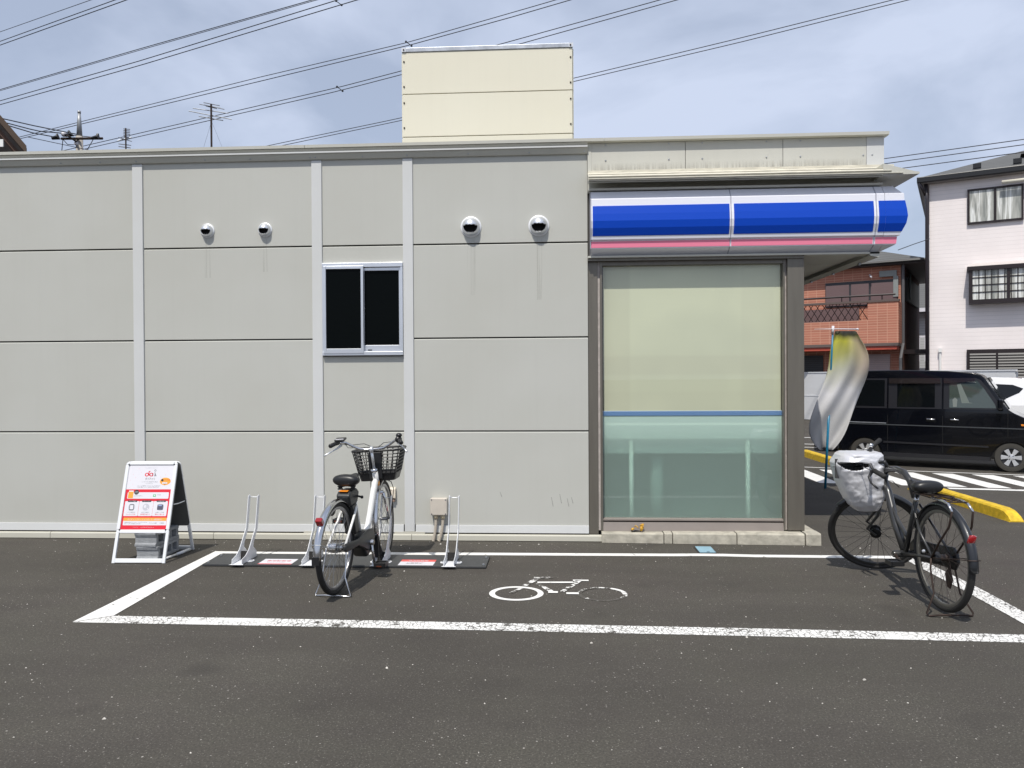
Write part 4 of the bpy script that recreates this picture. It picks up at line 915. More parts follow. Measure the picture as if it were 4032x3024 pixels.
# rear hub drum, stand, lamp, stay wires
MB(Matrix.Rotation(R_(90), 4, 'X')).lathe([(.01, -.055), (.034, -.05), (.038, -.02), (.036, .01), (.020, .015), (.020, .05)], 18, Matrix.Translation((0, zh, 0))).build('hub_drum', M_CHROME, B1, smooth=True, auto=40)
MB().tube([(0, .072, zh), (.0, .078, .29), (-.045, .085, .14), (-.060, .135, .012), (-.065, .12, .006), (-.085, .05, .016), (-.07, 0, .008), (-.085, -.05, .016), (-.065, -.12, .006), (-.060, -.135, .012), (-.045, -.085, .14), (0, -.078, .29), (0, -.072, zh)], .0052, 8).build('stand', M_CHROME, B1, smooth=True)
MB().tube([(0, -.072, zh), (-.2, -.045, .385), (-.345, -.034, .43), (-.358, 0, .432), (-.345, .034, .43), (-.2, .045, .385), (0, .072, zh)], .0025, 6).build('mudguard_stay', M_STEEL, B1)
MB(Matrix.Translation((-.275, 0, .585)) @ Matrix.Rotation(R_(-42), 4, 'Y')).box(-.03, .006, -.024, .024, -.028, .028).build('rear_reflector', M_RED, B1, bev=.007, seg=3)
MB().ball((.05, .05, .595), .032, 12, (1, .8, 1.2)).build('rear_lock', M_BLACK, B1, smooth=True)
# fork and bars (turned a little)
fk = MB(S1)
for s_ in (-1, 1): fk.tube([(.918, s_*.042, .60), (.965, s_*.048, .50), (1.04, s_*.05, .395), (hub_f[0], s_*.052, hub_f[2])], [.014, .012, .0105, .008], 8)
fk.tube([(.915, -.045, .602), (.915, .045, .602)], .016, 8); fk.build('fork', M_CHROME, B1, smooth=True)
MB(S1).tube([(.832, 0, .80), (.768, 0, .965)], .0115, 10).tube([(.770, 0, .955), (.764, 0, .975), (.770, 0, 1.0)], [.015, .018, .014], 10).build('stem', M_ALU, B1, smooth=True)
bar = [(.585, .285, 1.035), (.645, .265, 1.045), (.70, .240, 1.052), (.74, .205, 1.045), (.762, .150, 1.01), (.775, .10, .985), (.778, .045, .978), (.778, 0, .978)]
bar = bar + [(x, -y, z) for x, y, z in bar[-2::-1]]
MB(S1).tube(bar, .0112, 10).build('handlebar', M_CHROME, B1, smooth=True)
for s_ in (1, -1):
    MB(S1).tube([(.575, s_*.287, 1.033), (.58, s_*.286, 1.034), (.64, s_*.266, 1.045), (.685, s_*.248, 1.051)], [.012, .0175, .0165, .0165], 10).build('grip', M_BLACK, B1, smooth=True)
    MB(S1).tube([(.715, s_*.232, 1.03), (.69, s_*.262, 1.005), (.64, s_*.295, .985), (.575, s_*.325, .965)], [.012, .007, .006, .006], 8).ball((.572, s_*.327, .964), .009, 8).build('brake_lever', M_ALU, B1, smooth=True)
MB(S1).prism([(.655, 1.060), (.735, 1.074), (.735, 1.092), (.655, 1.078)], .19, .275, 'y').build('control_display', M_DGREY, B1, bev=.008, seg=3)
MB(S1).add([(.657, .200, 1.0790), (.657, .265, 1.0790), (.675, .265, 1.0822), (.675, .200, 1.0822)], [(0, 1, 2, 3)]).build('display_buttons', M_PWHITE, B1)
MB(S1).ball((.71, -.245, 1.085), .026, 12, (1, 1, .8)).build('bell', M_BLACK, B1, smooth=True)
MB(S1).tube([(.69, -.246, 1.052), (.715, -.235, 1.052)], .027, 12).build('gear_shifter', M_BLACK, B1, smooth=True)
cb = MB(S1)
cb.tube([(.70, .235, 1.035), (.79, .17, 1.02), (.86, .08, 1.02), (.88, 0, .98), (.875, -.01, .80), (.92, .02, .62)], .0028, 6)
cb.tube([(.70, -.235, 1.04), (.80, -.17, 1.03), (.88, -.08, 1.02), (.87, .03, .94), (.83, .035, .80), (.80, .03, .62)], .0028, 6)
cb.tube([(.71, .22, 1.06), (.76, .19, 1.00), (.81, .09, .99), (.86, .04, .95), (.84, .03, .70)], .0024, 6)
cb.build('cables', M_BLACK, B1, smooth=True)
# front basket
bz0, bz1 = .700, .955; BKM = S1
def bring(z, t_):  # rectangle with rounded corners at height z
    f_ = (z-bz0)/(bz1-bz0); xa, xb = .905 - .025*f_, 1.175+.055*f_; hw = .150 + .052*f_; r = .045; pts = []
    for cx_, cy_, a0 in ((xb-r, hw-r, 0), (xa+r, hw-r, 90), (xa+r, -hw+r, 180), (xb-r, -hw+r, 270)):
        pts += [(cx_+(r+t_)*math.cos(R_(a0+30*i)), cy_+(r+t_)*math.sin(R_(a0+30*i)), z) for i in range(4)]
    return pts
BK = MB(BKM).tube(bring(bz1, 0), .0095, 8, closed=True).build('basket', M_BLACK, B1, smooth=True)
m = MB(BKM)
for z in (.785, .812, .840, .868, .896, .924): m.tube(bring(z, 0), .0050, 5, closed=True)
top_, bot_ = bring(bz1, 0), bring(.76, 0)
def pr_at(f_, per):   # point along perimeter
    n_ = len(per); L_ = [(Vector(per[(i+1) % n_])-Vector(per[i])).length for i in range(n_)]; tt = f_*sum(L_)
    for i in range(n_):
        if tt <= L_[i]: return Vector(per[i]).lerp(Vector(per[(i+1) % n_]), tt/L_[i])
        tt -= L_[i]
    return Vector(per[0])
for i in range(30): m.tube([pr_at(i/30, bot_), pr_at(i/30, top_)], .0046, 5)
tag(m.build('basket_lattice', M_BLACK, BK), kind='stuff')
m = MB(BKM); lo_, hi_ = bring(bz0, -.005), bring(.765, .002); k = len(lo_)
m.add(lo_+hi_, [(i, (i+1) % k, k+(i+1) % k, k+i) for i in range(k)] + [tuple(range(k))]); solid(m.build('basket_tray', M_BLACK, BK), .004)
MB(BKM).box(.862, .898, -.055, .055, .72, .945).build('basket_bracket', M_BLACK, BK, bev=.006)
MB(BKM).tube([(1.14, .0, .70), (1.13, -.07, .66), (1.125, -.09, .60), (hub_f[0], -.06, hub_f[2]+.02)], .0035, 6).tube([(1.14, .07, .70), (1.125, .09, .60), (hub_f[0], .06, hub_f[2]+.02)], .0035, 6).build('basket_stay', M_BLACK, BK, smooth=True)
# name on the down tube
text_obj('daichari', .036, Matrix.Translation((.745, -.0315, .51)) @ Matrix(((.46, .0, 0, 0), (0, 0, -1, 0), (.888, 0, 0, 0), (0, 0, 0, 1))) @ Matrix.Rotation(0, 4, 'Z') @ Matrix(((1, 0, 0, 0), (0, .0, 1, 0), (0, 0, 0, 0), (0, 0, 0, 1))), M_PBLK, B1) if False else None
def side_text(body, size, p, ang, y, m_, parent, width=None):
    """lettering lying on the right-hand side plane (facing -y), rising at ang"""
    c_, s_ = math.cos(ang), math.sin(ang)
    M = Matrix(((c_, -s_, 0, p[0]), (0, 0, -1, y), (s_, c_, 0, p[1]), (0, 0, 0, 1)))
    return text_obj(body, size, M, m_, parent, width)
side_text('daichari', .034, (.752, .525), R_(63), -.0345, M_PBLK, B1, .22)

# --- grey city bicycle on the right with silver covered basket
B2 = thing('bicycle', 'dark grey city bicycle with rear carrier and sharply turned front wheel', 'bicycle', (2.525, -2.130, .0), R_(93.0), local=True)
Rw2 = .348; zr = Rw2+.012
hr, hf = (0, 0, zr), (.975, 0, Rw2-.018)
ht2, hb2 = Vector((.790, 0, .790)), Vector((.860, 0, .635))
S2 = steer_matrix(ht2, hb2, R_(70))
wheel(B2, hr, Rw2, .0195, I4, TYR, mat('dull_rim', (.16, .155, .14), .4, .6), mat('dull_spoke', (.06, .045, .04), .4, .6), 32, .03)
wheel(B2, hf, Rw2, .0195, S2, TYR, mat('dark_rim', (.05, .05, .048), .4, .6), mat('black_spoke', (.015, .015, .015), .4, .4), 32, .038)
M_FEND = mat('dark_mudguard', (.018, .02, .024), .35, .2, coat=.3)
solid(arc_sheet(hr, Rw2+.022, .062, 20, 182, I4).build('mudguard', M_FEND, B2, smooth=True))
solid(arc_sheet(hf, Rw2+.020, .060, 55, 178, S2).build('mudguard', M_FEND, B2, smooth=True))
MB().tube([(.80, 0, .765), (.74, 0, .68), (.62, 0, .46), (.50, 0, .30)], [.026, .029, .030, .026], 14).build('frame', M_GUN, B2, smooth=True)
MB().tube([(.70, 0, .62), (.60, 0, .50), (.48, 0, .42), (.435, 0, .40)], .015, 10).build('frame_brace', M_GUN, B2, smooth=True)
MB().tube([(.800, 0, .825), (.72, .004, .858), (.60, .006, .872), (.49, .006, .862), (.41, .004, .81), (.350, 0, .70)], .0225, 12).build('top_tube', M_GUN, B2, smooth=True)
MB().tube([(.485, 0, .28), (.315, 0, .745)], .0175, 12).build('seat_tube', M_GUN, B2, smooth=True)
MB().tube([(.32, 0, .735), (.300, 0, .79)], .0135, 10).build('seat_post', M_BLACK, B2, smooth=True)
MB().tube([hb2 + Vector((.012, 0, -.02)), ht2 + Vector((-.008, 0, .02))], .0235, 12).build('head_tube', M_BLACK, B2, smooth=True)
st_ = MB()
for s_ in (-1, 1):
    st_.tube([(.33, s_*.022, .66), (.18, s_*.058, .50), (0, s_*.066, zr)], .0085, 8); st_.tube([(.46, s_*.04, .29), (.2, s_*.06, .33), (0, s_*.066, zr)], .0095, 8)
st_.build('stays', M_GUN, B2, smooth=True)
saddle_mesh(Matrix.Translation((.275, 0, .800)) @ Matrix.Rotation(R_(-2), 4, 'Y')).build('saddle', M_BLACK, B2, smooth=True, sub=1)
MB().bc((.30, 0, .775), (.07, .05, .03)).build('saddle_clamp', M_BLACK, B2, bev=.004)
# rear carrier
cr_ = MB()
for s_ in (-1, 1):
    cr_.tube([(.30, s_*.035, .742), (.16, s_*.058, .752), (-.10, s_*.060, .752), (-.175, s_*.062, .745), (-.225, s_*.066, .70), (-.20, s_*.072, .60), (-.09, s_*.072, .48) if s_ > 0 else (-.13, s_*.072, .50), (0, s_*.074, zr)], .0070, 8)
    cr_.tube([(.20, s_*.020, .752), (-.15, s_*.022, .755)], .0042, 6)
for x in (.19, .05, -.10, -.165): cr_.tube([(x, -.060, .752), (x, .060, .752)], .0045, 6)
cr_.tube([(.18, .05, .760), (-.08, .03, .772), (-.10, 0, .772), (-.08, -.03, .772), (.18, -.05, .760)], .004, 6)
cr_.build('rear_carrier', M_RUST, B2, smooth=True)
MB().tube([(.02, .06, .752), (-.12, .062, .752), (-.178, .062, .743), (-.226, .066, .70)], .0082, 8).tube([(.02, -.06, .752), (-.12, -.062, .752), (-.178, -.062, .743), (-.226, -.066, .70)], .0082, 8).build('carrier_rail', M_CHROME, B2, smooth=True)
MB(Matrix.Translation((-.318, 0, .535)) @ Matrix.Rotation(R_(-27), 4, 'Y')).lathe([(.001, -.034), (.018, -.03), (.021, 0), (.018, .034), (.001, .040)], 12, Matrix.Diagonal((.7, 1.25, 1.2, 1))).build('rear_reflector', M_RED, B2, smooth=True)
MB().tube([(0, -.074, zr), (-.2, -.05, .40), (-.355, -.036, .425), (-.37, 0, .427), (-.355, .036, .425), (-.2, .05, .40), (0, .074, zr)], .0028, 6).build('mudguard_stay', M_RUST, B2)
MB().tube([(0, .076, zr), (0, .080, .29), (-.05, .085, .14), (-.085, .150, .02), (-.092, .140, .006), (-.110, .06, .018), (-.115, 0, .016), (-.110, -.06, .018), (-.092, -.140, .006), (-.085, -.150, .02), (-.05, -.085, .14), (0, -.080, .29), (0, -.076, zr)], .0062, 8).build('stand', M_RUST, B2, smooth=True)
# drivetrain
MB().prism([(.0, .43), (.25, .40), (.50, .385), (.565, .33), (.55, .25), (.48, .225), (.2, .27), (-.02, .28), (-.06, .34), (-.04, .40)], -.086, -.064, 'y').build('chain_cover', M_BLACK, B2, bev=.008, seg=2, smooth=True)
MB().lathe([(.012, -.07), (.040, -.062), (.040, -.03), (.02, -.02), (.02, .06)], 16, Matrix.Translation((0, 0, zr)) @ Matrix.Rotation(R_(90), 4, 'X')).build('hub_gear', M_BLACK, B2, smooth=True, auto=40)
MB().prism([(.02, .30), (.07, .24), (.05, .16), (.01, .15), (-.02, .22)], -.062, -.05, 'y').build('derailleur', M_RUST, B2, bev=.006)
MB().tube([(.485, .075, .275), (.40, .098, .262), (.325, .104, .252)], [.014, .012, .011], 8).build('crank', M_RUST, B2, smooth=True); MB().tube([(.485, -.085, .275), (.57, -.10, .290), (.645, -.104, .298)], [.014, .012, .011], 8).build('crank', M_RUST, B2, smooth=True)
MB().lathe([(.022, -.09), (.026, -.08), (.026, .075), (.022, .085)], 12, Matrix.Translation((.485, 0, .275)) @ Matrix.Rotation(R_(90), 4, 'X')).build('axle', M_GUN, B2, smooth=True, auto=40)
m = MB(); pedal(m, (.325, .155, .252), 1); m.build('pedal', M_BLACK, B2, bev=.003); m = MB(); pedal(m, (.645, -.155, .298), 1); m.build('pedal', M_BLACK, B2, bev=.003)
MB().ball((.275, .03, .70), .018, 10).build('brake_bolt', M_CHROME, B2, smooth=True)
MB().tube([(.29, .03, .69), (.265, .045, .62), (.24, .05, .58)], .008, 6).build('rim_brake', M_BLACK, B2)
MB().ball((.235, .0, .35), .014, 8).build('dynamo', M_ALU, B2)
fk = MB(S2)
for s_ in (-1, 1): fk.tube([(.870, s_*.042, .60), (.915, s_*.048, .50), (1.02, s_*.052, .40), (hf[0], s_*.054, hf[2])], [.014, .0125, .011, .009], 8)
fk.tube([(.868, -.045, .602), (.868, .045, .602)], .016, 8); fk.build('fork', M_GUN, B2, smooth=True)
MB(S2).tube([(.790, 0, .80), (.755, 0, .880), (.765, 0, .925)], [.014, .013, .015], 10).tube([(.752, 0, .91), (.85, 0, .94)], .013, 8).build('stem', M_BLACK, B2, smooth=True)
bar = [(.770, .285, .955), (.80, .24, .960), (.835, .18, .960), (.85, .10, .950), (.855, .04, .940), (.855, 0, .940)]
bar = bar + [(x, -y, z) for x, y, z in bar[-2::-1]]
MB(S2).tube(bar, .0112, 10).build('handlebar', M_BLACK, B2, smooth=True)
for s_ in (1, -1):
    MB(S2).tube([(.765, s_*.295, .954), (.768, s_*.290, .955), (.80, s_*.24, .960), (.832, s_*.185, .960)], [.013, .0185, .0175, .0175], 10).build('grip', M_BLACKR, B2, smooth=True)
    MB(S2).tube([(.85, s_*.16, .945), (.88, s_*.20, .925), (.87, s_*.26, .905), (.835, s_*.31, .885)], [.013, .009, .007, .0075], 8).build('brake_lever', M_BLACK, B2, smooth=True)
MB(S2).ball((.83, -.17, .985), .018, 10).build('bell', M_CHROME, B2, smooth=True)
cb = MB(S2)
cb.tube([(.85, .16, .95), (.91, .10, .97), (.91, .02, .90), (.86, .01, .72)], .003, 6).tube([(.85, -.16, .95), (.91, -.08, .97), (.90, -.01, .86), (.85, 0, .66)], .003, 6).tube([(.80, 0, .76), (.75, -.04, .72), (.72, -.035, .66)], .003, 6)
cb.build('cables', M_BLACK, B2, smooth=True)
# wire basket inside the cover
bk2 = MB(S2)
for z in (.82, .85, .88):
    hw = .07 + (z-.82)*.15
    bk2.tube([(.92, hw, z), (1.0, hw, z), (1.02, hw-.03, z), (1.02, -hw+.03, z), (1.0, -hw, z), (.92, -hw, z)], .004, 5, closed=True)
for y in (-.06, -.03, 0, .03, .06): bk2.tube([(1.02, y, .88), (1.02, y*.85, .80)], .0025, 5).tube([(.92, y, .88), (.92, y*.85, .80)], .0025, 5)
bk2.build('basket', M_BLACK, B2)
# silver cover over the basket: a separate thing
M_SILV = bpy.data.materials.new('silver_cloth'); M_SILV.use_nodes = True; n, l, p = nodes_of(M_SILV)
p.inputs['Base Color'].default_value = (.62, .62, .64, 1); p.inputs['Metallic'].default_value = .25; p.inputs['Roughness'].default_value = .36
t = n.new('ShaderNodeTexCoord'); f = noise_node(n, l, t.outputs['Object'], 9, 4, .5, 1.2); f2 = noise_node(n, l, t.outputs['Object'], 60, 3)
b1 = n.new('ShaderNodeBump'); b1.inputs['Strength'].default_value = .18; b1.inputs['Distance'].default_value = .03; l.new(f, b1.inputs['Height'])
b2_ = n.new('ShaderNodeBump'); b2_.inputs['Strength'].default_value = .15; b2_.inputs['Distance'].default_value = .004; l.new(f2, b2_.inputs['Height']); l.new(b1.outputs[0], b2_.inputs['Normal']); l.new(b2_.outputs[0], p.inputs['Normal'])
BC = thing('basket_cover', 'silver crinkled cloth cover with an oval opening over the basket of the dark grey bicycle', 'cover', tuple(W(1852, 1060, -1.25)), 0)
secs = [(1103, 1862, 1884, .05), (1100, 1846, 1893, .09), (1088, 1832, 1899, .13), (1070, 1823, 1902, .150), (1050, 1814, 1904, .162), (1030, 1806, 1905, .170), (1012, 1801, 1905, .176), (1000, 1799.5, 1904, .178), (990, 1803, 1902, .172), (981, 1808, 1899, .160), (976.5, 1815, 1896, .140), (974.5, 1832, 1888, .08), (974, 1855, 1870, .03)]
V = []; K = 110; Yc = -1.22
SUB = 7; fine = []
for (a0, a1) in zip(secs, secs[1:]):
    for q in range(SUB): fine.append(tuple(u+(w_-u)*q/SUB for u, w_ in zip(a0, a1)))
fine.append(secs[-1])
for i, (pyv, xl, xr, hd) in enumerate(fine):
    a_ = W(xl, pyv, Yc); b_ = W(xr, pyv, Yc); c_ = (a_+b_)/2; hw = (b_.x-a_.x)/2
    for j in range(K):
        th = 2*math.pi*j/K; cc, ss = math.cos(th), math.sin(th); ex = .62
        x = c_.x + hw*math.copysign(abs(cc)**ex, cc); y = Yc + hd*math.copysign(abs(ss)**ex, ss)
        P_ = Vector((x, y, c_.z)); nv = noise.noise(P_*5.0)*.010 - abs(noise.noise(Vector((x*4+c_.z*6+4, y*5, c_.z*9-x*6))))*.026 - abs(noise.noise(Vector((x*10-c_.z*9, y*8+2, c_.z*17+x*11))))*.016 - abs(noise.noise(Vector((x*24+c_.z*17, y*20, c_.z*34-x*19))))*.007 + .008
        V.append(P_ + Vector((cc*.45, ss, 0))*nv + Vector((0, 0, nv*.3)))
Fs = []
hole = W(1846, 1003.5, Yc-.17)
nS = len(secs)
# refine rows for a smoother opening
m = MB(); VV = V; rows_ = fine
for i in range(len(rows_)-1):
    for j in range(K):
        q_ = (i*K+j, i*K+(j+1) % K, (i+1)*K+(j+1) % K, (i+1)*K+j); cc_ = sum((VV[k_] for k_ in q_), Vector())/4
        if cc_.y < Yc-.05 and ((cc_.x-hole.x)/.092)**2 + ((cc_.z-hole.z)/(.048 if cc_.z < hole.z else .016))**2 < 1: continue
        Fs.append(q_)
Fs.append(tuple((len(rows_)-1)*K+j for j in range(K)))
m.add(VV, Fs); o = m.build('cloth', M_SILV, BC, smooth=True); solid(o, .003)
MB().tube([W(1810, 1001, Yc-.135), W(1840, 999.5, Yc-.15), W(1874, 998.0, Yc-.15)], .006, 8).build('elastic_rim', M_BLACK, BC)
m = MB()
for k_ in range(3): m.tube([(hole.x-.06+.045*k_, Yc-.06, hole.z-.10), (hole.x-.05+.045*k_, Yc-.06, hole.z+.03)], .0022, 5)
m.tube([(hole.x-.12, Yc-.06, hole.z-.03), (hole.x+.12, Yc-.06, hole.z-.03)], .0025, 5); m.build('basket_wire', M_BLACK, BC)
M_SILVI = mat('dark_lining', (.05, .05, .052), .7)
MB().box(hole.x-.10, hole.x+.05, Yc-.05, Yc-.04, hole.z-.12, hole.z+.03).build('lining', M_SILVI, BC)

# ---------------------------------------------------------------- banner flag
fp = G(1783, 1055); 
FL = thing('banner_flag', 'tall advertising banner in white, yellow and black on a blue pole beside the shop corner', 'banner', tuple(fp))
dF = (W(1783, 1055, fp.y)-CAM).length
pb, ptp = W(1782.5, 1056, fp.y), W(1799.5, 706, fp.y)
M_PBLUE = mat('blue_pole', (.01, .17, .30), .35)
MB().tube([pb, pb.lerp(ptp, .55)], .0165, 10).build('pole', M_PBLUE, FL, smooth=True)
MB().tube([pb.lerp(ptp, .55), ptp], .0125, 10).build('pole', M_PBLUE, FL, smooth=True)
MB().tube([W(1798.5, 722, fp.y), W(1799.6, 704, fp.y)], .018, 10).build('pole_cap', M_PWHITE, FL, smooth=True)
MB().tube([W(1759, 711, fp.y), W(1802, 710.5, fp.y-.01), W(1853, 711, fp.y-.01)], [.003, .006, .008], 8).ball(W(1852, 711, fp.y-.01), .018, 8, (1.3, 1, .8)).build('crossbar', M_PWHITE, FL, smooth=True)
# cloth as three soft coloured fields; blurred print is left plain
cen = [(715, 1803, 1850), (728, 1802, 1856), (745, 1795, 1868), (765, 1792, 1877), (790, 1790, 1879), (815, 1784, 1873), (840, 1775, 1862), (865, 1765, 1852), (890, 1755, 1842), (915, 1747, 1834), (940, 1747, 1824), (958, 1757, 1812), (972, 1770, 1800)]
M_FLAG = bpy.data.materials.new('banner_cloth'); M_FLAG.use_nodes = True; n, l, p = nodes_of(M_FLAG)
t = n.new('ShaderNodeTexCoord'); sx = n.new('ShaderNodeSeparateXYZ'); l.new(t.outputs['UV'], sx.inputs[0])
nzf = noise_node(n, l, t.outputs['UV'], 2.2, 1); vv = math_node(n, l, 'ADD', sx.outputs['Y'], math_node(n, l, 'MULTIPLY', math_node(n, l, 'SUBTRACT', nzf, v=.5), v=.22))
c = ramp(n, l, vv, [(.0, (.36, .355, .36)), (.25, (.42, .42, .42)), (.48, (.58, .58, .60)), (.62, (.40, .41, .34)), (.74, (.36, .36, .12)), (.86, (.45, .44, .05)), (.95, (.05, .05, .02)), (1.0, (.01, .01, .01))])
side = ramp(n, l, sx.outputs['X'], [(.0, 0.0), (.45, 0.0), (.72, .55), (.9, .75)]); hi_ = ramp(n, l, sx.outputs['Y'], [(.50, 0.0), (.65, 1.0), (.88, 1.0), (.94, 0.0)])
c = mixc(n, l, math_node(n, l, 'MULTIPLY', side, hi_), c, (.36, .28, .27)); l.new(c, p.inputs['Base Color']); p.inputs['Roughness'].default_value = .8
me = bpy.data.meshes.new('cloth'); V = []; Fc = []; UV = []
nc = 13
for i, (py_, xl, xr) in enumerate(cen):
    for j in range(nc):
        u = j/(nc-1); yy = fp.y - .02 + .07*math.sin(u*5+i*.5)*(.3+.7*i/12) + .03*math.sin(u*15+i*.8) + .05*noise.noise(Vector((u*3, i*.4, 0)))
        V.append(W(xl+(xr-xl)*u, py_, yy)); UV.append((u, 1-i/(len(cen)-1)))
for i in range(len(cen)-1):
    for j in range(nc-1): Fc.append((i*nc+j, (i+1)*nc+j, (i+1)*nc+j+1, i*nc+j+1))
me.from_pydata([tuple(v) for v in V], [], Fc); uvl = me.uv_layers.new(name='UVMap')
for lp in me.loops: uvl.data[lp.index].uv = UV[lp.vertex_index]
for pp in me.polygons: pp.use_smooth = True
me.materials.append(M_FLAG); o = bpy.data.objects.new('cloth', me); link(o, FL); sb = o.modifiers.new('s', 'SUBSURF'); sb.levels = sb.render_levels = 1; solid(o, .002)

# ---------------------------------------------------------------- yellow kerbs
def ykerb(p0, p1, w, label, joints, slope_end):
    p0, p1 = Vector((p0[0], p0[1], 0)), Vector((p1[0], p1[1], 0)); d = (p1-p0); Lk = d.length; a = math.atan2(d.y, d.x)
    T_ = thing('yellow_kerb', label, 'kerb', tuple(p0), a, 'yellow kerbs dividing the car park', local=True); N_ = len(joints)-1
    for i in range(N_):
        x0, x1 = joints[i]*Lk + .004, joints[i+1]*Lk - .004
        m = MB(); h = .12
        def sec(x, hh): return [(x, -w/2, 0), (x, -w/2+.012, hh*.85), (x, -w/2+.03, hh), (x, w/2-.03, hh), (x, w/2-.012, hh*.85), (x, w/2, 0)]
        xs = [(x0, h), (x1, h)]
        if i == N_-1 and slope_end: xs = [(x0, h), (x1-.22, h), (x1-.12, h*.88), (x1-.04, h*.5), (x1, .012)]
        if i == 0 and slope_end: xs = [(x0, .012), (x0+.04, h*.5), (x0+.12, h*.88), (x0+.22, h)] + xs[1:]
        vs = []; [vs.extend(sec(*q)) for q in xs]; k = 6
        m.add(vs, [tuple(range(6)), tuple((len(xs)-1)*6+j for j in range(6))] + [(q*k+j, q*k+(j+1) % k, (q+1)*k+(j+1) % k, (q+1)*k+j) for q in range(len(xs)-1) for j in range(k)])
        m.build('kerb_unit', M_YEL, T_)
    return T_
ykerb((4.865, 3.5), (4.855, 1.09), .155, 'yellow concrete kerb nearer the camera running past the hatched area', [0, .33, .66, 1], True)
ykerb((4.83, 8.0), (4.83, 5.95), .155, 'farther yellow concrete kerb behind the banner pole by the dark van', [0, .25, .5, .75, 1], False)

# ---------------------------------------------------------------- vehicles
M_VBLK = mat('black_car_paint', (.0025, .003, .005), .15, coat=.35, spec=.25); M_VWHT = mat('white_car_paint', (.80, .80, .80), .2, coat=1.0)
M_VGL = glassmat('car_glass', (.10, .13, .12), rough=.01); M_VGL2 = mat('privacy_glass', (.004, .005, .006), .05, coat=.2, spec=.35); M_TYREV = mat('car_tyre', (.045, .042, .036), .8)
M_ALLOY = mat('alloy', (.62, .63, .65), .3, .6)
def car_wheel(T_, x, y, side, R0, rr, rim_spokes=6):
    M = Matrix.Translation((x, y, R0)) @ Matrix.Rotation(R_(90)*side, 4, 'X')
    wd = .075
    Wl = MB(M).lathe([(rr, -wd), (R0*.93, -wd), (R0, -wd*.7), (R0, wd*.7), (R0*.94, wd), (rr+.012, wd+.004), (rr, wd)], 40, cap=False).build('wheel', M_TYREV, T_, smooth=True, auto=50)
    MB(M).lathe([(rr, -wd), (rr, wd-.004), (rr-.012, wd-.002), (rr-.014, wd-.03), (.001, wd-.045)], 32, cap=False).build('rim_well', mat('wheel_well', (.05, .05, .055), .5, .5), Wl, smooth=True, auto=40)
    m = MB(M)
    for i in range(rim_spokes):
        a = 2*math.pi*i/rim_spokes; c_, s_ = math.cos(a), math.sin(a)
        def P(r_, t_, z_): return (r_*c_-t_*s_, r_*s_+t_*c_, z_)
        m.hexa([P(.03, -.020, wd-.03), P(rr-.012, -.042, wd-.016), P(rr-.012, .042, wd-.016), P(.03, .020, wd-.03), P(.03, -.020, wd-.008), P(rr-.012, -.042, wd-.004), P(rr-.012, .042, wd-.004), P(.03, .020, wd-.008)])
    m.lathe([(.055, wd-.03), (.055, wd-.006), (.02, wd-.001), (.001, wd)], 18); m.build('rim', M_ALLOY, Wl, bev=.003)
    m = MB(M)
    for i in range(4): a = math.pi/4+math.pi/2*i; m.lathe([(.009, wd-.006), (.009, wd+.004), (.001, wd+.005)], 8, Matrix.Translation((.038*math.cos(a), .038*math.sin(a), 0)))
    m.build('nuts', M_DGREY, Wl); return Wl
def arch(x, r, n=14): return [(x + r*math.cos(math.pi - math.pi*i/n), None, r*math.sin(math.pi*i/n)) for i in range(n+1)]
def body(T_, lower, upper, belt, w, wr, m, name='body'):
    """lower/upper: outlines (x,z) sharing the belt polyline; body half width w below, wr at roof"""
    zr_ = max(z for _, z in upper)
    def yw(z): return w if z <= belt else w + (wr-w)*(z-belt)/(zr_-belt)
    mb = MB()
    for s_ in (-1, 1):
        mb.ngon([(x, s_*w, z) for x, z in lower]); mb.ngon([(x, s_*yw(z), z) for x, z in upper])
    # skin across
    def skin(pl):
        for (x0, z0), (x1, z1) in zip(pl, pl[1:]): mb.ngon([(x0, -yw(z0), z0), (x1, -yw(z1), z1), (x1, yw(z1), z1), (x0, yw(z0), z0)])
    return mb, skin, yw

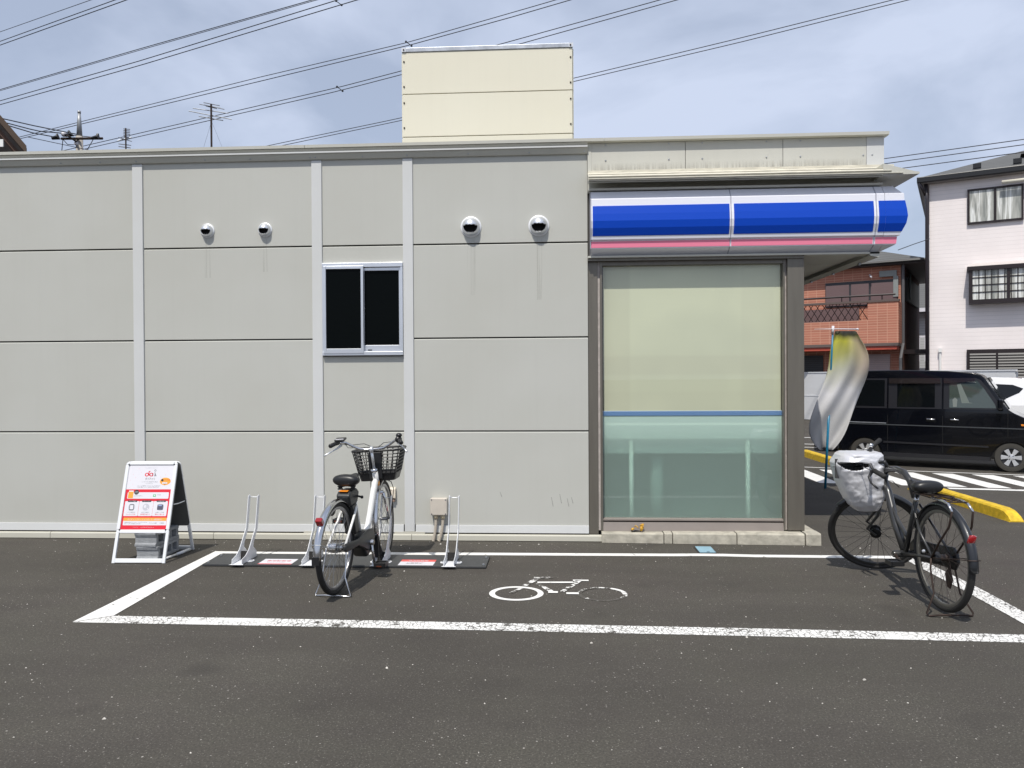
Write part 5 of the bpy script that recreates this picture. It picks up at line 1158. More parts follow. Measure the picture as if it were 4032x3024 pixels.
def make_van():
    fw, rw = G(2188, 1020.5), G(1872, 1003.5)
    fw = Vector((fw.x, fw.y+.04, 0)); rw = Vector((rw.x, rw.y+.04, 0)); d = fw-rw; K_ = d.length/2.42; a = math.atan2(d.y, d.x)
    # near wheels' contact line is 0.66*K in front of the centre line
    nrm = Vector((-math.sin(a), math.cos(a), 0)); c_ = (fw+rw)/2 + nrm*.66*K_
    T_ = thing('minivan', 'black tall boxy minivan with silver wheels parked across the hatched zone', 'van', tuple(c_), a, local=True)
    T_.scale = (K_, K_, K_)
    w, wr, belt = .735, .645, 1.10; fx, rx_ = 1.21, -1.21; ra = .315
    def arcp(x): return [(x + ra*math.cos(R_(180-180*i/12)), .24+ra*.98*math.sin(R_(180-180*i/12))) for i in range(13)]
    lowb = [(-1.66, .30), (-1.64, .22), (rx_-ra, .22)] + arcp(rx_) + [(rx_+ra, .19), (fx-ra, .19)] + arcp(fx) + [(fx+ra, .22), (1.68, .24), (1.72, .34), (1.72, .58), (1.66, .82), (1.52, .93), (1.26, 1.06), (1.20, 1.10), (-1.68, 1.10), (-1.69, .60)]
    up = [(-1.68, 1.10), (1.20, 1.10), (1.15, 1.14), (.92, 1.50), (.80, 1.70), (.74, 1.755), (.60, 1.80), (.2, 1.835), (-.6, 1.86), (-1.35, 1.855), (-1.52, 1.84), (-1.60, 1.78), (-1.66, 1.45)]
    mb, skin, yw = body(T_, lowb, up, belt, w, wr, M_VBLK)
    skin(lowb + [lowb[0]]) ; skin(up[1:] + [up[0]])
    mb.f = [f for f in mb.f]
    o = mb.build('body', M_VBLK, T_)
    import bmesh
    b_ = bmesh.new(); b_.from_mesh(o.data); bmesh.ops.remove_doubles(b_, verts=b_.verts, dist=.0005); bmesh.ops.recalc_face_normals(b_, faces=b_.faces); b_.to_mesh(o.data); b_.free()
    bm = o.modifiers.new('bevel', 'BEVEL'); bm.width = .035; bm.segments = 4; bm.limit_method = 'ANGLE'; bm.angle_limit = R_(38)
    for pgn in o.data.polygons: pgn.use_smooth = True
    try: o.data.set_sharp_from_angle(angle=R_(40))
    except Exception: pass
    def side_poly(pts, off, nm, m_, s_=-1, parent=T_, th=.012):
        mb_ = MB(); n_ = len(pts)
        A = [(x, s_*(yw(z)+off), z) for x, z in pts]; B = [(x, s_*(yw(z)+off-th), z) for x, z in pts]
        mb_.add(A+B, [tuple(range(n_)), tuple(range(2*n_-1, n_-1, -1))] + [(i, (i+1) % n_, n_+(i+1) % n_, n_+i) for i in range(n_)]); return mb_.build(nm, m_, parent)
    M_SAT = mat('satin_black', (.014, .014, .017), .3)
    for s_ in (-1, 1):
        side_poly([(-1.60, 1.22), (-1.52, 1.135), (-1.30, 1.12), (-.82, 1.12), (-.82, 1.70), (-1.56, 1.70)], .004, 'window_trim', M_SAT, s_)
        side_poly([(-1.54, 1.24), (-1.46, 1.165), (-.86, 1.155), (-.86, 1.67), (-1.50, 1.67)], .007, 'quarter_window', M_VGL2, s_)
        side_poly([(-.79, 1.12), (.115, 1.12), (.115, 1.70), (-.79, 1.70)], .004, 'window_trim', M_SAT, s_)
        dw = side_poly([(-.64, 1.15), (.0, 1.15), (.0, 1.60), (-.64, 1.60)], .007, 'sliding_door_window', M_VGL2, s_)
        side_poly([(.145, 1.12), (1.07, 1.12), (1.04, 1.20), (.86, 1.50), (.74, 1.66), (.66, 1.70), (.145, 1.70)], .004, 'window_trim', M_SAT, s_)
        side_poly([(.24, 1.15), (.98, 1.15), (.96, 1.22), (.80, 1.49), (.70, 1.63), (.64, 1.665), (.24, 1.665)], .0075, 'front_door_window', mat('door_glass', (.045, .06, .052), .04, coat=1.0), s_)
        # seat back and belt seen through the door glass
        side_poly([(.30, 1.165), (.36, 1.165), (.37, 1.30), (.33, 1.34), (.29, 1.30)], .0082, 'seat_patch', mat('seat_seen', (.16, .18, .17), .5), s_, th=.001)
        side_poly([(.36, 1.58), (.42, 1.60), (.56, 1.25), (.62, 1.235), (.44, 1.235)], .0082, 'belt_patch', mat('belt_seen', (.13, .155, .14), .5), s_, th=.001)
        side_poly([(.40, 1.635), (.67, 1.615), (.62, 1.648), (.40, 1.655)], .0082, 'painted_sky_reflection', mat('painted_reflection', (.35, .38, .35), .4), s_, th=.001)  # flat pale sliver painted on the glass as a reflection
        for x0_, x1_ in ((-.78, .10), (.15, .66)):
            side_poly([(x0_, 1.60), (x1_, 1.60 if x1_ < .5 else 1.64), (x1_-.02, 1.70), (x0_, 1.70)], .035, 'rain_visor', mat('smoked_visor', (.018, .014, .014), .12, coat=.5), s_, th=.006)
        for xg in (-.805, .13): side_poly([(xg-.004, .30), (xg+.004, .30), (xg+.004, 1.115), (xg-.004, 1.115)], .0015, 'door_gap', M_VOID, s_, th=.01)
        side_poly([(1.155, .62), (1.163, .62), (1.163, 1.08), (1.155, 1.08)], .0015, 'door_gap', M_VOID, s_, th=.01)
        side_poly([(-1.66, .80), (1.55, .775), (1.55, .795), (-1.66, .82)], .006, 'side_moulding', mat('grey_moulding', (.05, .055, .06), .3), s_)
        side_poly([(-1.60, .835), (-.83, .825), (-.83, .840), (-1.60, .852)], .010, 'slide_rail', M_STEEL, s_)
        side_poly([(-.88, .45), (.86, .43), (.86, .46), (-.88, .485)], .012, 'lower_crease', M_SAT, s_, th=.02)
        side_poly([(-.88, .19), (.88, .185), (.88, .26), (-.88, .27)], .022, 'side_sill', M_SAT, s_, th=.05)
        for xh in (-.14, .25):
            side_poly([(xh-.005, .875), (xh+.150, .870), (xh+.150, .945), (xh-.005, .95)], .003, 'handle_recess', M_VOID, s_)
            mb_ = MB(); mb_.tube([(xh, s_*(w+.016), .925), (xh+.012, s_*(w+.028), .928), (xh+.133, s_*(w+.028), .925), (xh+.145, s_*(w+.016), .922)], .0105, 8); mb_.build('door_handle', M_CHROME, T_, smooth=True)
        side_poly([(1.36, .842), (1.42, .840), (1.425, .870), (1.355, .872)], .010, 'side_marker', M_ORANGE, s_)
        # mirror
        mb_ = MB(); mb_.box(1.0, 1.09, s_*.74-(.14 if s_ < 0 else -.0), s_*.74+(.0 if s_ < 0 else .14), 1.12, 1.32); mb_.build('mirror', M_VBLK, T_, bev=.03, seg=3)
        for x in (fx, rx_): car_wheel(T_, x, s_*(.66), (1 if s_ < 0 else -1), .268, .172)
        for x in (fx, rx_):
            pts = [(x+(ra+.028)*math.cos(R_(i*15)), .24+(ra+.028)*math.sin(R_(i*15))) for i in range(13)] + [(x+(ra-.004)*math.cos(R_(i*15)), .24+(ra-.004)*math.sin(R_(i*15))) for i in range(12, -1, -1)]
            side_poly(pts, .014, 'wheel_arch', M_VBLK, s_, th=.05)
    # inner dark wheel houses and underbody
    MB().box(-1.55, 1.55, -.55, .55, .21, .45).build('underbody', M_BLACK, T_)
    MB().box(fx-.34, fx+.34, -.72, .72, .25, .58).box(rx_-.34, rx_+.34, -.72, .72, .25, .58).build('wheel_house', M_VOID, T_)
    MB().hexa([(1.17, -.60, 1.13), (1.17, .60, 1.13), (.83, .56, 1.70), (.83, -.56, 1.70), (1.19, -.60, 1.14), (1.19, .60, 1.14), (.85, .56, 1.71), (.85, -.56, 1.71)]).build('windscreen', M_VGL2, T_)
    MB().box(1.60, 1.735, -.70, -.42, .60, .80).box(1.60, 1.735, .42, .70, .60, .80).build('headlight', M_ALLOY, T_, bev=.02)
    MB().box(-1.705, -1.66, -.72, -.62, .75, 1.05).box(-1.705, -1.66, .62, .72, .75, 1.05).build('tail_lamp', M_RED, T_, bev=.01)
    MB().box(-1.72, -1.60, -.70, .70, .26, .48).build('rear_bumper', M_VBLK, T_, bev=.03)
    return T_
make_van()

def make_car():
    # only the rear quarter shows behind the van's bonnet
    p = PT(2206, 818, 15.2); a = R_(180-18)
    T_ = thing('hatchback_car', 'white hatchback with dark rear quarter glass parked behind the black van', 'car', (p.x-1.75*math.cos(R_(-18)) , p.y-1.75*math.sin(R_(-18)), 0), a, local=True)
    w, wr, belt = .84, .70, .98; fx, rx_ = 1.25, -1.25; ra = .33
    def arcp(x): return [(x + ra*math.cos(R_(180-180*i/12)), .26+ra*.98*math.sin(R_(180-180*i/12))) for i in range(13)]
    lowb = [(-1.95, .34), (-1.85, .24), (rx_-ra, .24)] + arcp(rx_) + [(rx_+ra, .20), (fx-ra, .20)] + arcp(fx) + [(fx+ra, .22), (2.0, .28), (2.05, .5), (1.98, .72), (1.75, .86), (1.1, .96), (1.05, .98), (-1.88, .98), (-1.95, .80)]
    up = [(-1.88, .98), (1.05, .98), (.62, 1.28), (.30, 1.45), (-.2, 1.51), (-.9, 1.52), (-1.5, 1.50), (-1.72, 1.46), (-1.80, 1.38), (-1.84, 1.15)]
    mb, skin, yw = body(T_, lowb, up, belt, w, wr, M_VWHT); skin(lowb + [lowb[0]]); skin(up[1:] + [up[0]])
    o = mb.build('body', M_VWHT, T_)
    import bmesh
    b_ = bmesh.new(); b_.from_mesh(o.data); bmesh.ops.remove_doubles(b_, verts=b_.verts, dist=.0005); bmesh.ops.recalc_face_normals(b_, faces=b_.faces); b_.to_mesh(o.data); b_.free()
    bm = o.modifiers.new('bevel', 'BEVEL'); bm.width = .04; bm.segments = 4; bm.limit_method = 'ANGLE'; bm.angle_limit = R_(35)
    for s_ in (-1, 1):
        def sp_(pts, off, nm, m_):
            n_ = len(pts); A = [(x, s_*(yw(z)+off), z) for x, z in pts]; B = [(x, s_*(yw(z)+off-.01), z) for x, z in pts]
            MB().add(A+B, [tuple(range(n_)), tuple(range(2*n_-1, n_-1, -1))] + [(i, (i+1) % n_, n_+(i+1) % n_, n_+i) for i in range(n_)]).build(nm, m_, T_)
        sp_([(-.72, 1.0), (-1.15, 1.02), (-1.55, 1.22), (-1.62, 1.30), (-1.45, 1.37), (-.75, 1.41)], .005, 'quarter_window', M_VGL2)
        sp_([(.92, 1.0), (-.66, 1.0), (-.68, 1.42), (-.1, 1.42), (.30, 1.36), (.62, 1.20)], .005, 'side_window', M_VGL2)
        for x in (fx, rx_): car_wheel(T_, x, s_*.74, 1 if s_ < 0 else -1, .30, .19)
        sp_([(-1.93, .78), (-1.86, 1.12), (-1.78, 1.04), (-1.70, .86), (-1.72, .80)], .012, 'tail_lamp', M_RED)
    MB().box(fx-.34, fx+.34, -.70, .70, .25, .60).box(rx_-.34, rx_+.34, -.70, .70, .25, .60).box(-1.7, 1.8, -.6, .6, .2, .4).build('underbody', M_VOID, T_)
    MB().prism([(-1.62, 1.505), (-1.84, 1.475), (-1.84, 1.45), (-1.62, 1.47)], -.66, .66, 'y').build('spoiler', M_VWHT, T_, bev=.01)
    return T_
make_car()

# ---------------------------------------------------------------- white hoarding at the far side of the car park
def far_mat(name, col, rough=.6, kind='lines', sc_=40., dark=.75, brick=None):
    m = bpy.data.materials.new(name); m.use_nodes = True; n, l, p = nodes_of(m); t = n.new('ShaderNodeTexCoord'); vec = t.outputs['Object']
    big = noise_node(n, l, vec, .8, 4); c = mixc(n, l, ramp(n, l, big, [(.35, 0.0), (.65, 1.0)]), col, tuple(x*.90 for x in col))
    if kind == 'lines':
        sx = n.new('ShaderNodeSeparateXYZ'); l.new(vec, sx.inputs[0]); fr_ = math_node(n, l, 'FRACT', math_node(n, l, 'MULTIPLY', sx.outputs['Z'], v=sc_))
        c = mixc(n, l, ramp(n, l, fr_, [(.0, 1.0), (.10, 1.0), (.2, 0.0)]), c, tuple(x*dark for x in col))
        b = n.new('ShaderNodeBump'); b.inputs['Strength'].default_value = .25; b.inputs['Distance'].default_value = .004; l.new(fr_, b.inputs['Height']); l.new(b.outputs[0], p.inputs['Normal'])
    if kind == 'brick':
        mp_ = n.new('ShaderNodeMapping'); mp_.inputs['Rotation'].default_value = (R_(90), 0, 0); l.new(vec, mp_.inputs['Vector'])
        bt = n.new('ShaderNodeTexBrick'); bt.offset = 0; bt.inputs['Scale'].default_value = 1; bt.inputs['Brick Width'].default_value = .30; bt.inputs['Row Height'].default_value = .085; bt.inputs['Mortar Size'].default_value = .008
        bt.inputs['Color1'].default_value = (*col, 1); bt.inputs['Color2'].default_value = (*(x*.82 for x in col), 1); bt.inputs['Mortar'].default_value = (.60, .35, .245, 1)
        l.new(mp_.outputs[0], bt.inputs['Vector']); c = mixc(n, l, .25, bt.outputs['Color'], c)
    l.new(c, p.inputs['Base Color']); p.inputs['Roughness'].default_value = rough; return m
M_HOARD = make_wall('white_hoarding', (.74, .75, .76))
h0, h1 = PT(1690, 850, 28.5), PT(2194, 850, 20.0); h0.z = h1.z = 0; dv = (h1-h0); hl = dv.length; ha = math.atan2(dv.y, dv.x)
HF = thing('hoarding_fence', 'low white panel fence closing the far side of the car park', 'fence', tuple(h0), ha, local=True)
npn = 8
for i in range(npn): MB().box(hl*i/npn+.01, hl*(i+1)/npn-.01, -.015, .015, .02, 1.66).build('fence_panel', M_HOARD, HF)
for i in range(npn+1): MB().box(hl*i/npn-.02, hl*i/npn+.02, .0155, .06, 0, 1.64).build('post', M_STEEL, HF)
MB().box(0, hl+.03, -.03, .03, 1.662, 1.70).build('top_rail', M_ALUW, HF); MB().box(0, hl, -.024, -.0155, .85, .88).build('middle_rail', M_ALUW, HF)
HF2 = thing('hoarding_fence', 'short lower white panel fence at the right edge behind the white car', 'fence', tuple(h1 + dv.normalized()*.6 + Vector((0, 0, 0))), ha+.05, local=True)
MB().box(0, 2.4, -.015, .015, .02, 1.49).build('fence_panel', M_HOARD, HF2); MB().box(0, 2.4, -.03, .03, 1.492, 1.53).build('top_rail', M_ALUW, HF2)

# ---------------------------------------------------------------- houses
M_BRICK = far_mat('terracotta_tile', (.46, .18, .115), .7, 'brick'); M_SIDE = far_mat('white_siding', (.90, .83, .81), .6, 'lines', 8.0, .84)
M_ROOFD = far_mat('dark_slate', (.11, .11, .105), .7, 'lines', 8.0, .6); M_SHUT = far_mat('brown_shutter', (.17, .11, .11), .5, 'lines', 24., .45); M_LOUV = far_mat('black_louvre', (.035, .035, .036), .4, 'lines', 14., .25)
M_GREYS = far_mat('grey_siding', (.46, .47, .47), .6, 'lines', 8, .65); M_DBR = mat('dark_bronze', (.03, .022, .022), .35, .3); M_SHUT2 = far_mat('pale_shutter', (.50, .40, .38), .45, 'lines', 16., .5)
def house_frame(cx_, dist, ang):
    O = PT(cx_, 811, dist); O.z = 0
    a = Vector((-math.sin(ang), math.cos(ang), 0))      # along the lit facade, towards the left and back
    b_ = Vector((math.cos(ang), math.sin(ang), 0))      # inwards
    return O, a, b_
class House:
    """local axes: x runs along the facade from its right-hand (near) corner to the left, y goes into the building"""
    def __init__(s, name, label, O, ang):
        s.O = O; s.a = Vector((-math.sin(ang), math.cos(ang), 0)); s.b = Vector((math.cos(ang), math.sin(ang), 0))
        s.T = thing(name, label, 'house', tuple(O), 0, local=True); s.T.matrix_world = Matrix(((s.a.x, s.b.x, 0, O.x), (s.a.y, s.b.y, 0, O.y), (0, 0, 1, 0), (0, 0, 0, 1)))
    def q(s, x, y):   # view pixel -> (along, height) on the facade
        p = RP(x, y, s.O, s.b); return (p-s.O).dot(s.a), p.z
    def q2(s, x, y):  # view pixel -> (depth, height) on the side wall
        p = RP(x, y, s.O, s.a); return (p-s.O).dot(s.b), p.z
    def fbox(s, name, m, x0, x1, z0, z1, out_=.03, in_=.02, **kw): return MB().box(min(x0, x1), max(x0, x1), -out_, in_, min(z0, z1), max(z0, z1)).build(name, m, kw.pop('parent', s.T), **kw)
def c5(x, y): return (3100+x*.6327)/KV, (850+y*.6327)/KV       # crop coordinates -> view pixels
def c7(x, y): return (3550+x*.482)/KV, (550+y*.482)/KV
def cB(x, y): return (3160+x*.2712)/KV, (960+y*.2712)/KV
# terracotta house. a left-handed frame would mirror lettering only; none is used here
O1, _, _ = house_frame(1946, 26, R_(60)); H1 = House('terracotta_house', 'terracotta tiled house with brown shutters, balconies and dark hipped roof beyond the car park', O1, R_(60))
zt = H1.q(*cB(1425, 300))[1]
ext = 11.0
dpt = H1.q2(*cB(1690, 700))[0]; MB().box(.0, ext, .0, dpt, 0, zt).build('wall', M_BRICK, H1.T)
dpt = H1.q2(*cB(1690, 700))[0]; sdw = MB().box(-.02, -.002, .02, dpt-.05, 0, zt); sdw.build('side_wall', far_mat('shaded_tile', (.15, .065, .045), .7, 'lines', 10, .7), H1.T)  # shade of this side is put into the darker tile colour
# roof with deep eaves
e = .75; zr0 = zt - .02
MB().add([(-e, -e*.45, zr0), (ext+e, -e*.45, zr0), (ext+e, dpt+.7, zr0), (-e, dpt+.7, zr0), (-e, -e*.45, zr0+.14), (ext+e, -e*.45, zr0+.14), (ext+e, dpt+.7, zr0+.14), (-e, dpt+.7, zr0+.14)],
         [(0, 1, 2, 3), (0, 4, 5, 1), (1, 5, 6, 2), (2, 6, 7, 3), (3, 7, 4, 0), (4, 7, 6, 5)]).build('eaves', mat('dark_eaves', (.05, .04, .038), .6), H1.T)
MB().add([(-e, -e*.45, zr0+.141), (ext+e, -e*.45, zr0+.141), (ext+e, dpt+.7, zr0+.141), (-e, dpt+.7, zr0+.141), (3.0, dpt/2, zr0+1.45), (ext-2.4, dpt/2, zr0+1.45)], [(0, 1, 5, 4), (1, 2, 5), (2, 3, 4, 5), (3, 0, 4)]).build('roof', M_ROOFD, H1.T)
MB().tube([(-e-.02, -e*.5, zr0+.08), (ext, -e*.5, zr0+.08)], .055, 6).tube([(-e-.05, -e*.5, zr0+.08), (-e-.05, dpt+.6, zr0+.08)], .055, 6).build('gutter', M_BLACK, H1.T)
# balcony block projecting; upper shutters
x0, zt_ = H1.q(*cB(1385, 507)); x1, _ = H1.q(*cB(335, 578)); _, zb = H1.q(*cB(1380, 815)); _, zt2 = H1.q(*cB(335, 585))
SH = H1.fbox('shutter_frame', mat('slate_frame', (.035, .035, .04), .5), x0, x1, zb-.15, zt_, .05)
for a_, b__ in ((345, 680), (710, 965), (995, 1370)):
    u0 = H1.q(*cB(a_, 560))[0]; u1 = H1.q(*cB(b__, 560))[0]; MB().box(min(u0, u1), max(u0, u1), -.075, -.0505, zb-.1, zt_-.10).build('shutter', M_SHUT, SH)
# balcony front, with lower opening
_, zbal = H1.q(*cB(1325, 815)); xr, _ = H1.q(*cB(1325, 900)); _, zlow = H1.q(*cB(1330, 1450)); BD = .9
bal = MB(); ox0, ozt = H1.q(*cB(870, 890)); ox0b, ozb = H1.q(*cB(870, 1130))
M_BR2 = M_BRICK
kx = .12
xo = xr - .25
bal.box(xo, ox0-.3, -BD, -BD+.12, zlow, zbal-.12).box(ox0-.3, ext-.2, -BD, -BD+.12, zlow, ozb-.02).box(ox0-.3, ext-.2, -BD, -BD+.12, ozt+.0, zbal-.12).box(xo-.001, xo+.1195, -BD+.1205, -.01, zlow, zbal-.12).box(xo+.13, ext-.2, -BD+.121, -.01, zlow, zlow+.15)
bal.build('balcony', M_BRICK, H1.T)
MB().box(xo-.03, ext-.2, -BD-.03, -BD+.15, zbal-.119, zbal-.05).build('balcony_coping', mat('coping_brown', (.11, .08, .07), .6), H1.T)
MB().tube([(xo+.1, -BD+.06, zbal+.12), (ext-.3, -BD+.06, zbal+.12)], .035, 6).build('balcony_rail', M_DBR, H1.T)
m = MB()
for i in range(8): m.tube([(xo+.5+1.25*i, -BD+.06, zbal-.05), (xo+.5+1.25*i, -BD+.06, zbal+.12)], .02, 6)
m.build('rail_post', M_DBR, H1.T)
# trellis in opening + shutter behind
m = MB(); 
for i in range(26):
    u = ox0-.3+.22*i
    if u > ext-.9: break
    hh = ozt-ozb; m.tube([(u, -BD+.06, ozb), (u+hh*.6, -BD+.06, ozt)], .012, 4).tube([(u+hh*.6, -BD+.06, ozb), (u, -BD+.06, ozt)], .012, 4)
m.build('trellis', M_DBR, H1.T)
H1.fbox('shutter', M_SHUT, ox0+.1, ox0+2.6, zlow+.2, zb-.2, .06)
# ground floor: red canopy band and shutters
_, zc = H1.q(*c5(400, 800)); MB().box(xo+.0, ext, -BD-.06, -.02, zlow-.10, zlow-.002).build('canopy_edge', mat('brown_trim', (.12, .09, .08), .6), H1.T)
MB().box(xo+.05, ext, -BD-.02, -.3, zlow-.22, zlow-.102).build('canopy', mat('red_trim', (.42, .07, .04), .5), H1.T)
u0 = H1.q(*c5(640, 870))[0]; u1 = H1.q(*c5(530, 870))[0]; H1.fbox('shutter', M_SHUT2, u0, u1+1.2, .3, zlow-.35, .05)
u0 = H1.q(*c5(225, 870))[0]; H1.fbox('shutter', M_LOUV, u0, u0+3.0, .3, zlow-.35, .06)
# side windows in shade, downpipe, air-con pipe cover
d0, z0 = H1.q2(*cB(1480, 480)); d1, z1 = H1.q2(*cB(1650, 940)); MB().box(-.10, -.021, min(d0, d1), max(d0, d1), z1, z0).build('side_window', M_BLACK, H1.T)
MB().box(-.13, -.1005, min(d0, d1)+.6, min(d0, d1)+.85, z1+.1, z1+1.0).build('side_window_pane', mat('dim_pane', (.10, .13, .12), .3), H1.T)
MB().tube([(-.08, -.06, zr0), (-.08, -.06, zlow), (-.05, -.5, zlow-.5), (-.05, -.5, 0)], .05, 8).build('downpipe', mat('pipe_grey', (.10, .10, .105), .5), H1.T)
u0, zz0 = H1.q(*cB(1120, 435)); u1, _ = H1.q(*cB(1370, 430)); MB().box(min(u0, u1), max(u0, u1), -.10, -.001, zz0-.12, zz0+.08).build('pipe_cover', mat('pale_duct', (.24, .26, .25), .5), H1.T)
MB().box(u1-.05, u1+.10, -.105, -.001, zbal+.1, zz0-.121).build('pipe_cover', mat('pale_duct', (.3, .3, .3)), H1.T)
MB().tube([H1.T.matrix_world.inverted() @ RP(*cB(975, 455), O1, H1.b)] + [Vector((H1.q(*cB(1015, 495))[0], -.25, H1.q(*cB(1015, 495))[1]))], .03, 6).build('satellite_mount', M_PWHITE, H1.T)
# upright annexe door nook near ground at the corner
MB().box(-.9, -.021, .6, 2.6, 2.3, 2.45).build('side_porch', M_DBR, H1.T)

# white house -----------------------------------------------------------------
O2, _, _ = house_frame(2008, 24.5, R_(63)); H2 = House('white_house', 'three storey white sided house with black bay window at the right edge', O2, R_(63))
ze = H2.q(*c7(240, 365))[1]
MB().box(-9, 0, 0, 7, 0, ze).build('wall', M_SIDE, H2.T)
e = .28
MB().box(-9.6, e, -e, 7.4, ze, ze+.07).build('eaves', mat('eave_grey', (.22, .2, .19), .6), H2.T)
MB().box(-9.6, e+.04, -e-.06, -e+.02, ze+.02, ze+.20).box(e-.01, e+.06, -e-.05, 7.4, ze+.02, ze+.20).build('gutter', M_BLACK, H2.T, bev=.02)
pk = H2.q(*c7(655, 195)); 
MB().add([(-9.6, -e, ze+.19), (e, -e, ze+.19), (e, 7.4, ze+.19), (-9.6, 7.4, ze+.19), (-2.9, 3.4, ze+1.55), (-6.6, 3.4, ze+1.55)], [(0, 1, 4, 5), (1, 2, 4), (2, 3, 5, 4), (3, 0, 5)]).build('roof', M_ROOFD, H2.T)
MB().add([(-9.6, 1.2, ze+.9), (-2.5, 1.2, ze+.9), (-2.5, 6, ze+.9), (-9.6, 6, ze+.9), (-5.2, 3.6, ze+2.15), (-9.6, 3.6, ze+2.15)], [(0, 1, 4, 5), (1, 2, 4), (2, 3, 5, 4), (3, 0, 5)]).build('roof', M_ROOFD, H2.T)
m = MB()
for i in range(7):
    x = -1.3-1.05*i; m.box(x-.11, x+.11, .05, .16, ze+.36, ze+.50)
tag(m.build('snow_guard', M_BLACK, H2.T), kind='stuff')
MB().tube([(.10, -.09, ze+.05), (.06, -.10, ze-.5), (.06, -.10, 0)], .06, 8).tube([(e, -e, ze+.05), (.10, -.09, ze-.35)], .05, 8).build('downpipe', mat('pipe_dark', (.03, .025, .03), .4), H2.T, smooth=True)
M_CURT = bpy.data.materials.new('lace_curtain'); M_CURT.use_nodes = True; n, l, p = nodes_of(M_CURT); t = n.new('ShaderNodeTexCoord'); q = n.new('ShaderNodeMapping'); q.inputs['Scale'].default_value = (9, 1, .8); l.new(t.outputs['Object'], q.inputs['Vector'])
c = ramp(n, l, noise_node(n, l, q.outputs[0], 1.0, 3, .6, .4), [(.36, (.26, .27, .25)), (.5, (.45, .45, .41)), (.62, (.78, .79, .76))]); l.new(c, p.inputs['Base Color']); p.inputs['Roughness'].default_value = .25
def hwin(H, pa, pb_, nm, split=True, grid=None, out_=.08, m_gl=None, fr_=.06):
    (x0, z1), (x1, z0) = H.q(*pa), H.q(*pb_)
    xa, xb = min(x0, x1), max(x0, x1); z1 = H.q(pa[0], pa[1])[1]
    Wn = MB().box(xa, xb, -out_, -out_+.06, z0, z0+fr_).box(xa, xb, -out_, -out_+.06, z1-fr_, z1).box(xa, xa+fr_, -out_, -out_+.06, z0+fr_, z1-fr_).box(xb-fr_, xb, -out_, -out_+.06, z0+fr_, z1-fr_).box((xa+xb)/2-.035, (xa+xb)/2+.035, -out_+.003, -out_+.05, z0+fr_, z1-fr_).build(nm, M_DBR, H.T)
    MB().box(xa+.02, xb-.02, -out_+.02, -out_+.03, z0+.02, z1-.02).build('curtain', m_gl or M_CURT, Wn)
    if grid:
        g_ = MB(); nx, nz_ = grid
        for half in (0, 1):
            a0 = xa+fr_ + half*((xb-xa)/2-.02); wd = (xb-xa)/2-fr_-.02
            for i in range(1, nx): g_.box(a0+wd*i/nx-.012, a0+wd*i/nx+.012, -out_+.006, -out_+.0195, z0+fr_, z1-fr_)
        for j in range(1, nz_): g_.box(xa+fr_, xb-fr_, -out_+.007, -out_+.0193, z0+fr_+(z1-z0-2*fr_)*j/nz_-.012, z0+fr_+(z1-z0-2*fr_)*j/nz_+.012)
        g_.build('glazing_bar', M_DBR, Wn)
    return Wn, xa, xb, z0, z1
hwin(H2, c7(537, 412), c7(997, 655), 'window')
x0, z1_ = H2.q(*c7(815, 362)); MB().tube([(x0, -.25, z1_), (x0-2.2, -.25, z1_)], .055, 8).build('shutter_pole', mat('cream_pole', (.7, .66, .55), .5), H2.T, smooth=True)
# bay window
(bx, bzt), (bx2, bzb) = H2.q(*c7(512, 1060)), H2.q(*c7(970, 1325)); bo = .42
xa, xb = bx2-.35, bx-.12
BW = MB().box(xa, xb, -bo, -.001, bzb-.02, bzb+.10).box(xa-.05, xb+.05, -bo-.05, -.001, bzt-.10, bzt+.02).box(xa, xa+.10, -bo, -.002, bzb+.10, bzt-.10).box(xb-.10, xb, -bo, -bo+.10, bzb+.10, bzt-.10).box(xb-.06, xb, -.10, -.002, bzb+.1, bzt-.10).box((xa+xb)/2-.22, (xa+xb)/2-.14, -bo, -bo+.08, bzb+.10, bzt-.10).build('bay_window', M_DBR, H2.T)
MB().add([(xa-.05, -bo-.05, bzt+.021), (xb+.05, -bo-.05, bzt+.021), (xb-.1, -.001, bzt+.16), (xa+.1, -.001, bzt+.16), (xb+.05, -.001, bzt+.021), (xa-.05, -.001, bzt+.021)], [(0, 1, 2, 3), (1, 4, 2), (0, 3, 5)]).build('bay_roof', mat('bay_roof', (.5, .46, .44), .5), BW)
MB().box(xa+.02, xb-.02, -bo+.05, -bo+.06, bzb+.05, bzt-.05).box(xb-.05, xb-.04, -bo+.1, -.05, bzb+.1, bzt-.1).build('curtain', M_CURT, BW)
g_ = MB()
for i in range(1, 9): xx = xa+.1+(xb-xa-.2)*i/9; g_.box(xx-.012, xx+.012, -bo+.03, -bo+.045, bzb+.1, bzt-.1)
for j in range(1, 4): zz = bzb+.1+(bzt-bzb-.2)*j/4; g_.box(xa+.1, xb-.1, -bo+.03, -bo+.0445, zz-.012, zz+.012)
g_.build('glazing_bar', M_DBR, BW)
